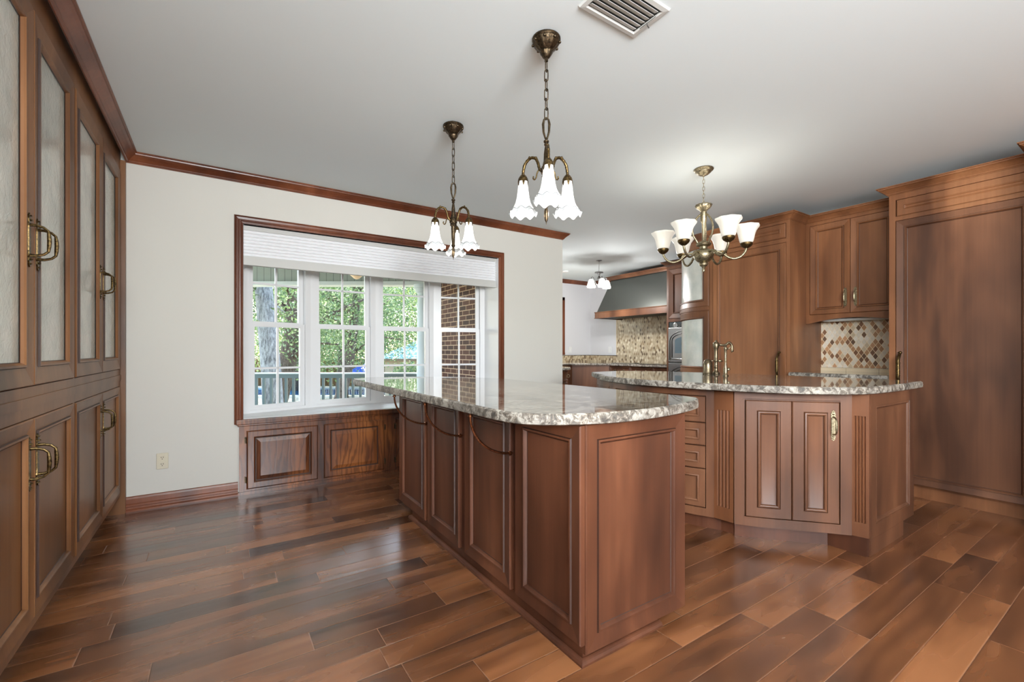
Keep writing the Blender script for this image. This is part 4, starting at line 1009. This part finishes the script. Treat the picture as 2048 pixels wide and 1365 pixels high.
# porch: deck, railing, header and column, all square to the porch's own direction
deckm = paint('porch_deck_paint', srgb(170, 176, 172), .6)
D0 = 7.45
deck = [vw(-6.5, D0+.12)[:2], vw(.05, D0+.12)[:2], (3.10, 7.1), (3.10, 4.76), (-3.5, 4.76), (-4.5, 6.5)]
st(MB().prism(deck, -.30, -.16).build('trim_9', deckm))
rm = flat('painted_rail', srgb(88, 104, 102), .45); rmc = flat('rail_cap_paint', srgb(214, 226, 224), .45)  # dark rail and bright cap: porch shade and sun put into the colours
t = thing('porch_railing', vw(-2.4, D0, -.16), 'painted porch railing with square balusters outside the bow window', 'railing')
fr_ = lambda u, v, w_: vw(u, D0+w_, v)
def rbox(u0, u1, w0, w1, z0, z1): 
    b = MB(); b.boxm(lambda u, v, w_: vw(u, D0+w_, v), u0, u1, z0, z1, w0, w1); return b
rbox(-5.2, -1.58, -.07, .07, .755, .775).build('top_cap', rmc, t)
rbox(-5.2, -1.58, -.022, .022, .685, .755).build('top_rail', rm, t)
rbox(-5.2, -1.58, -.022, .022, -.06, .0).build('bottom_rail', rm, t)
u = -5.15
while u < -1.62:
    rbox(u, u+.036, -.018, .018, 0, .685).build('baluster', rm, t); u += .124
# porch roof beam (siding header) and ceiling
def siding():
    t = NT('grooved_siding'); g = t.n('NewGeometry'); vm = t.n('VectorMath'); vm.operation = 'DOT_PRODUCT'; t.l(g.outputs['Position'], vm.inputs[0]); vm.inputs[1].default_value = (cos(TH), -sin(TH), 0)
    fr2 = t.math('FRACT', t.math('DIVIDE', t.math('ADD', vm.outputs['Value'], 50), .115))
    return t.set(col=t.mix(t.math('LESS_THAN', fr2, .06), srgb(168, 178, 170), srgb(96, 104, 100)), rough=.6)
b = rbox(-6.5, .15, -.05, .10, 2.285, 2.80); tag(b.build('porch_header', siding()), 'pale green grooved board band above the porch rail', 'porch beam')
tag(rbox(-6.5, .15, -.10, .14, 2.225, 2.285).build('porch_trim_board', flat('trim_white', srgb(222, 232, 230), .5)), 'white trim board under the grooved porch band', 'trim board')
st(MB().prism([vw(-6.5, D0+.3)[:2], vw(.3, D0+.3)[:2], (3.3, 7.0), (3.12, 4.3), (-3.5, 4.3)], 2.80, 2.9).build('trim_10', deckm))
# round column
cc = vw(-1.455, D0-.1)
t = thing('porch_column', (cc[0], cc[1], -.16), 'round pale porch column beside the brick wall', 'column')
cm = flat('column_paint', srgb(206, 220, 224), .5)
MB().lathe([(.115, -.10), (.112, .8), (.105, 1.8), (.100, 2.02)], (cc[0], cc[1], 0), 32).build('shaft', cm, t, smooth='auto')
MB().lathe([(.100, 2.02), (.112, 2.025), (.112, 2.04), (.102, 2.045), (.102, 2.085), (.13, 2.10), (.14, 2.13), (.14, 2.16), (.16, 2.165), (.16, 2.225)], (cc[0], cc[1], 0), 32).build('capital', cm, t, smooth='auto')
MB().lathe([(.15, -.16), (.15, -.12), (.125, -.10), (.118, -.08)], (cc[0], cc[1], 0), 32).build('base', cm, t, smooth='auto')
# brick outer wall of the kitchen wing
def brick():
    t = NT('brown_brick'); g = t.n('NewGeometry'); s = t.n('SeparateXYZ'); t.l(g.outputs['Position'], s.inputs[0])
    cb = t.n('CombineXYZ'); t.l(s.outputs[1], cb.inputs[0]); t.l(s.outputs[2], cb.inputs[1])
    bt = t.n('TexBrick'); t.l(cb.outputs[0], bt.inputs['Vector'])
    bt.inputs['Scale'].default_value = 1; bt.inputs['Brick Width'].default_value = .203; bt.inputs['Row Height'].default_value = .072; bt.inputs['Mortar Size'].default_value = .006; bt.inputs['Mortar Smooth'].default_value = .1
    bt.inputs['Color1'].default_value = srgb(58, 34, 24); bt.inputs['Color2'].default_value = srgb(88, 52, 36); bt.inputs['Mortar'].default_value = srgb(196, 168, 138)
    t.bump(bt.outputs['Fac'], -.4, .01)
    return t.set(col=bt.outputs['Color'], rough=.85)
st(MB().box(3.02, 3.12, YW+.16, 7.25, GZ, 2.8).build('wall_brick_exterior', brick()))
# porch lamp
t = thing('porch_lamp', vw(-1.95, 5.6, 2.1), 'amber textured glass porch lamp just below the shade edge', 'lamp')
p_ = vw(-1.95, 5.6)
MB().lathe([(.001, 2.035), (.03, 2.045), (.075, 2.085), (.095, 2.12), (.095, 2.14), (.001, 2.142)], (p_[0], p_[1], 0), 20).build('glass_bowl', flat('amber_glass', srgb(226, 196, 150), .25, em=(1, .8, .5, 1), ems=.25), t, smooth='auto')
MB().lathe([(.012, 2.142), (.012, 2.78), (.05, 2.79), (.05, 2.80)], (p_[0], p_[1], 0), 12).build('stem', M['bronze'], t)
# trees
def leaves(b, centers, radii, n, s):
    ctr = np.array(centers); rad = np.array(radii); k = np.random.randint(0, len(ctr), n)
    d = np.random.normal(size=(n, 3)); d /= np.linalg.norm(d, axis=1)[:, None]; r = np.random.rand(n)**(.45)
    p = ctr[k]+d*(rad[k]*r)[:, None]*np.array([1, 1, .8])
    a = np.random.normal(size=(n, 3)); a /= np.linalg.norm(a, axis=1)[:, None]
    c = np.cross(a, np.random.normal(size=(n, 3))); c /= np.linalg.norm(c, axis=1)[:, None]
    sz = s*(.6+.8*np.random.rand(n))[:, None]
    q = np.stack([p-a*sz, p+c*sz*.5, p+a*sz, p-c*sz*.5], 1).reshape(-1, 3)
    n0 = len(b.v); b.v += [tuple(x) for x in q.tolist()]; b.f += [(n0+4*i, n0+4*i+1, n0+4*i+2, n0+4*i+3) for i in range(n)]
def raw(b, name, mat, parent):
    me = bpy.data.meshes.new(name); V = np.array(b.v); c = V.mean(0); me.from_pydata((V-c).tolist(), [], b.f); me.materials.append(mat)
    o = bpy.data.objects.new(name, me); C.objects.link(o); put(o, c.tolist(), parent); return o
def tree(lat, dep, r, h, crown_r, label, leafm='leaf', lean=(0, 0), nl=5200, s=.11, zc=None, barkm='bark', low=None):
    x, y, _ = vw(lat, dep); t = thing('tree', (x, y, GZ), label, 'tree', 'trees in the yard beyond the porch')
    b = MB(); top = GZ+h; pts = []; rr = []
    for i in range(9):
        q = i/8; pts.append((x+lean[0]*q+.12*sin(q*5+lat), y+lean[1]*q+.1*cos(q*4+dep), GZ+h*q)); rr.append(r*(1.25-q*.6) if i else r*1.5)
    b.tube(pts, rr, 14); b.build('trunk', M[barkm], t, smooth=True)
    cs, rs_ = [], []; b = MB()
    for k in range(9):
        a = 2*pi*k/9+lat; q = .45+.5*((k*37) % 9)/9; p0 = Vector(pts[int(q*8)]); ln = crown_r*(.55+.4*((k*5) % 7)/7)
        p1 = p0+Vector((cos(a)*ln*.5, sin(a)*ln*.5, ln*.35)); p2 = p0+Vector((cos(a)*ln, sin(a)*ln, ln*(.3+.5*((k*3) % 5)/5)))
        b.tube([p0, p1, p2], [r*.4, r*.25, r*.1], 8); cs += [tuple(p1), tuple(p2)]; rs_ += [crown_r*.42, crown_r*.5]
    b.build('branch', M[barkm], t, smooth=True)['kind'] = 'stuff'
    cs.append((pts[-1][0], pts[-1][1], top+crown_r*.2)); rs_.append(crown_r*.7)
    if low is not None:
        for k in range(7): a = 2*pi*k/7; cs.append((x+cos(a)*crown_r*.6, y+sin(a)*crown_r*.6, low)); rs_.append(crown_r*.45)
    b = MB(); leaves(b, cs, rs_, int(nl*1.7), s*.62); raw(b, 'crown', M[leafm], t)
tree(-5.05, 9.2, .17, 7.5, 2.6, 'big grey trunk tree standing at the left of the first window', barkm='bark_grey', nl=5000, s=.08)
tree(-7.05, 13.2, .24, 5.4, 3.0, 'tree with dark trunk right behind the grey trunk in the left window', lean=(.7, 0), nl=6000, s=.08)
tree(-6.25, 15.6, .17, 5.8, 3.6, 'leaning branched oak seen through the second window', lean=(1.3, .4), nl=6500, s=.085)
tree(-8.3, 22, .22, 6.2, 4.2, 'bushy green tree between the grey trunk and the leaning oak', nl=9000, s=.11, low=1.6)
tree(-3.0, 27.5, .28, 7.5, 4.6, 'yellow-green tree above the teal cottage roof', 'leaf2', nl=11000, s=.13, low=4.2)
tree(-12.5, 26, .30, 7.0, 5.2, 'large tree at the far left behind the board fence', 'leaf2', nl=9000, s=.14, low=1.4)
tree(-9.6, 33, .35, 8.0, 6.0, 'tall dark green tree beyond the board fence', nl=11000, s=.17, low=1.8)
tree(-3.2, 36, .35, 9.0, 6.5, 'tallest pale tree behind the cottage', 'leaf2', nl=11000, s=.18, low=2.0)
tree(-15.5, 36, .35, 9.0, 6.5, 'far tree at the left end of the fence', nl=8000, s=.18, low=1.5)
def shrub(lat, dep, r, z, label, leafm='leaf'):
    x, y, _ = vw(lat, dep); t = thing('shrub', (x, y, GZ), label, 'shrub')
    b = MB(); 
    for k in range(5): b.tube([(x, y, GZ), (x+.3*cos(k*1.3), y+.3*sin(k*1.3), GZ+.6), (x+.6*cos(k*1.3), y+.6*sin(k*1.3), GZ+1.1)], [.03, .02, .01], 6)
    b.build('stem', M['bark'], t)
    b = MB(); leaves(b, [(x, y, z), (x+r*.5, y, z-.3), (x-r*.5, y, z-.2)], [r, r*.8, r*.8], 2600, .07); raw(b, 'foliage', M[leafm], t)
shrub(-4.0, 17.5, .75, .15, 'dark leafy shrub in front of the cottage wall')
shrub(-6.1, 26, 1.3, .8, 'bright green shrub above the blue umbrella', 'leaf2')
# fence
fm_ = wood('fence_cedar', srgb(84, 62, 40), srgb(118, 90, 60), srgb(146, 116, 82), rough=.9, coat=0)
t = thing('board_fence', vw(-11, 30, GZ), 'weathered brown board fence across the back of the yard', 'fence')
b = MB(); u = -19.0
while u < -2.0:
    b.boxm(lambda u_, v, w_: vw(u_, 30+w_, v), u, u+.14, GZ, .58+.03*sin(u*9), 0, .03); u += .155
b.build('board', fm_, t)['kind'] = 'stuff'
b = MB(); b.boxm(lambda u_, v, w_: vw(u_, 30+w_, v), -19, -2, .25, .35, .03, .07); b.build('rail', fm_, t)
# pool
def pool():
    t = NT('pool_water'); n = t.noise(t.pos(), 1.5, 2, .5); t.bump(n, .15, .05)
    return t.set(col=srgb(20, 96, 150), rough=.05, spec=.8)
t = thing('swimming_pool', vw(-8.5, 24.5, GZ), 'blue swimming pool seen between the balusters', 'pool')
wpool = lambda u, v, w_: vw(u, 24+w_, v)
MB().boxm(wpool, -16.5, -4.2, GZ+.01, GZ+.05, -1.6, 3.2).build('water', pool(), t)
cop = paint('pool_coping', srgb(212, 206, 190), .8); b = MB()
for u0, u1, w0, w1 in ((-16.9, -3.8, -2.1, -1.6), (-16.9, -3.8, 3.2, 3.7), (-16.9, -16.5, -1.6, 3.2), (-4.2, -3.8, -1.6, 3.2)): b.boxm(wpool, u0, u1, GZ, GZ+.12, w0, w1)
b.build('coping', cop, t)
MB().boxm(wpool, -16.3, -4.4, GZ+.05, GZ+.055, -1.55, -.9).build('shallow_step', flat('teal_water', srgb(90, 190, 186), .1), t)
st(MB().boxm(wpool, -18, -2, GZ, GZ+.015, -8, -2.1).build('pool_deck', paint('pool_deck', srgb(176, 170, 150), .9)))
# blue patio umbrella
t = thing('patio_umbrella', vw(-6.75, 20.5, GZ), 'bright blue patio umbrella beyond the railing in the second window', 'umbrella')
x, y, _ = vw(-6.75, 20.5)
b = MB(); b.lathe([(.001, .52), (.20, .47), (.55, .30), (.85, .08), (.84, .04), (.001, .06)], (x, y, 0), 24, fn=lambda a, r, z: (r*(1+.04*cos(8*a)), z)); b.build('canopy', flat('blue_canvas', srgb(24, 84, 190), .5), t, smooth='auto')
MB().tube([(x, y, GZ), (x, y, .60)], .025, 10).build('pole', M['white'], t)

# cottage with teal hip roof
t = thing('garden_cottage', vw(-4.2, 21, GZ), 'low cottage with teal shingle hip roof seen in the third window', 'house')
stone = paint('cottage_wall', srgb(190, 178, 156), .9, .3)
cf = lambda u, v, w_: vw(u, 19.5+w_, v)
MB().boxm(cf, -5.7, -.6, GZ, .78, .5, 4.5).build('wall', stone, t)
def roofm():
    t = NT('teal_shingles'); n = t.noise(t.pos(scale=(1, 1, 6)), 9, 3, .6); t.bump(n, .3, .02)
    return t.set(col=t.ramp(n, [(.35, srgb(84, 128, 124)), (.65, srgb(150, 196, 188))]), rough=.8)
b = MB(); v0 = [cf(-6.1, .78, 0), cf(-.2, .78, 0), cf(-.2, .78, 5), cf(-6.1, .78, 5)]; rg = [cf(-3.9, 1.95, 2.5), cf(-2.2, 1.95, 2.5)]
b.add(v0+rg, [(0, 1, 5, 4), (1, 2, 5), (2, 3, 4, 5), (3, 0, 4), (0, 3, 2, 1)]); b.build('roof', roofm(), t)
MB().boxm(cf, -6.12, -.18, .70, .79, -.02, 5.02).build('fascia', flat('fascia', srgb(120, 100, 84), .7), t)
MB().boxm(cf, -5.2, -4.4, GZ+.9, .2, .48, .5).build('window', M['black'], t)
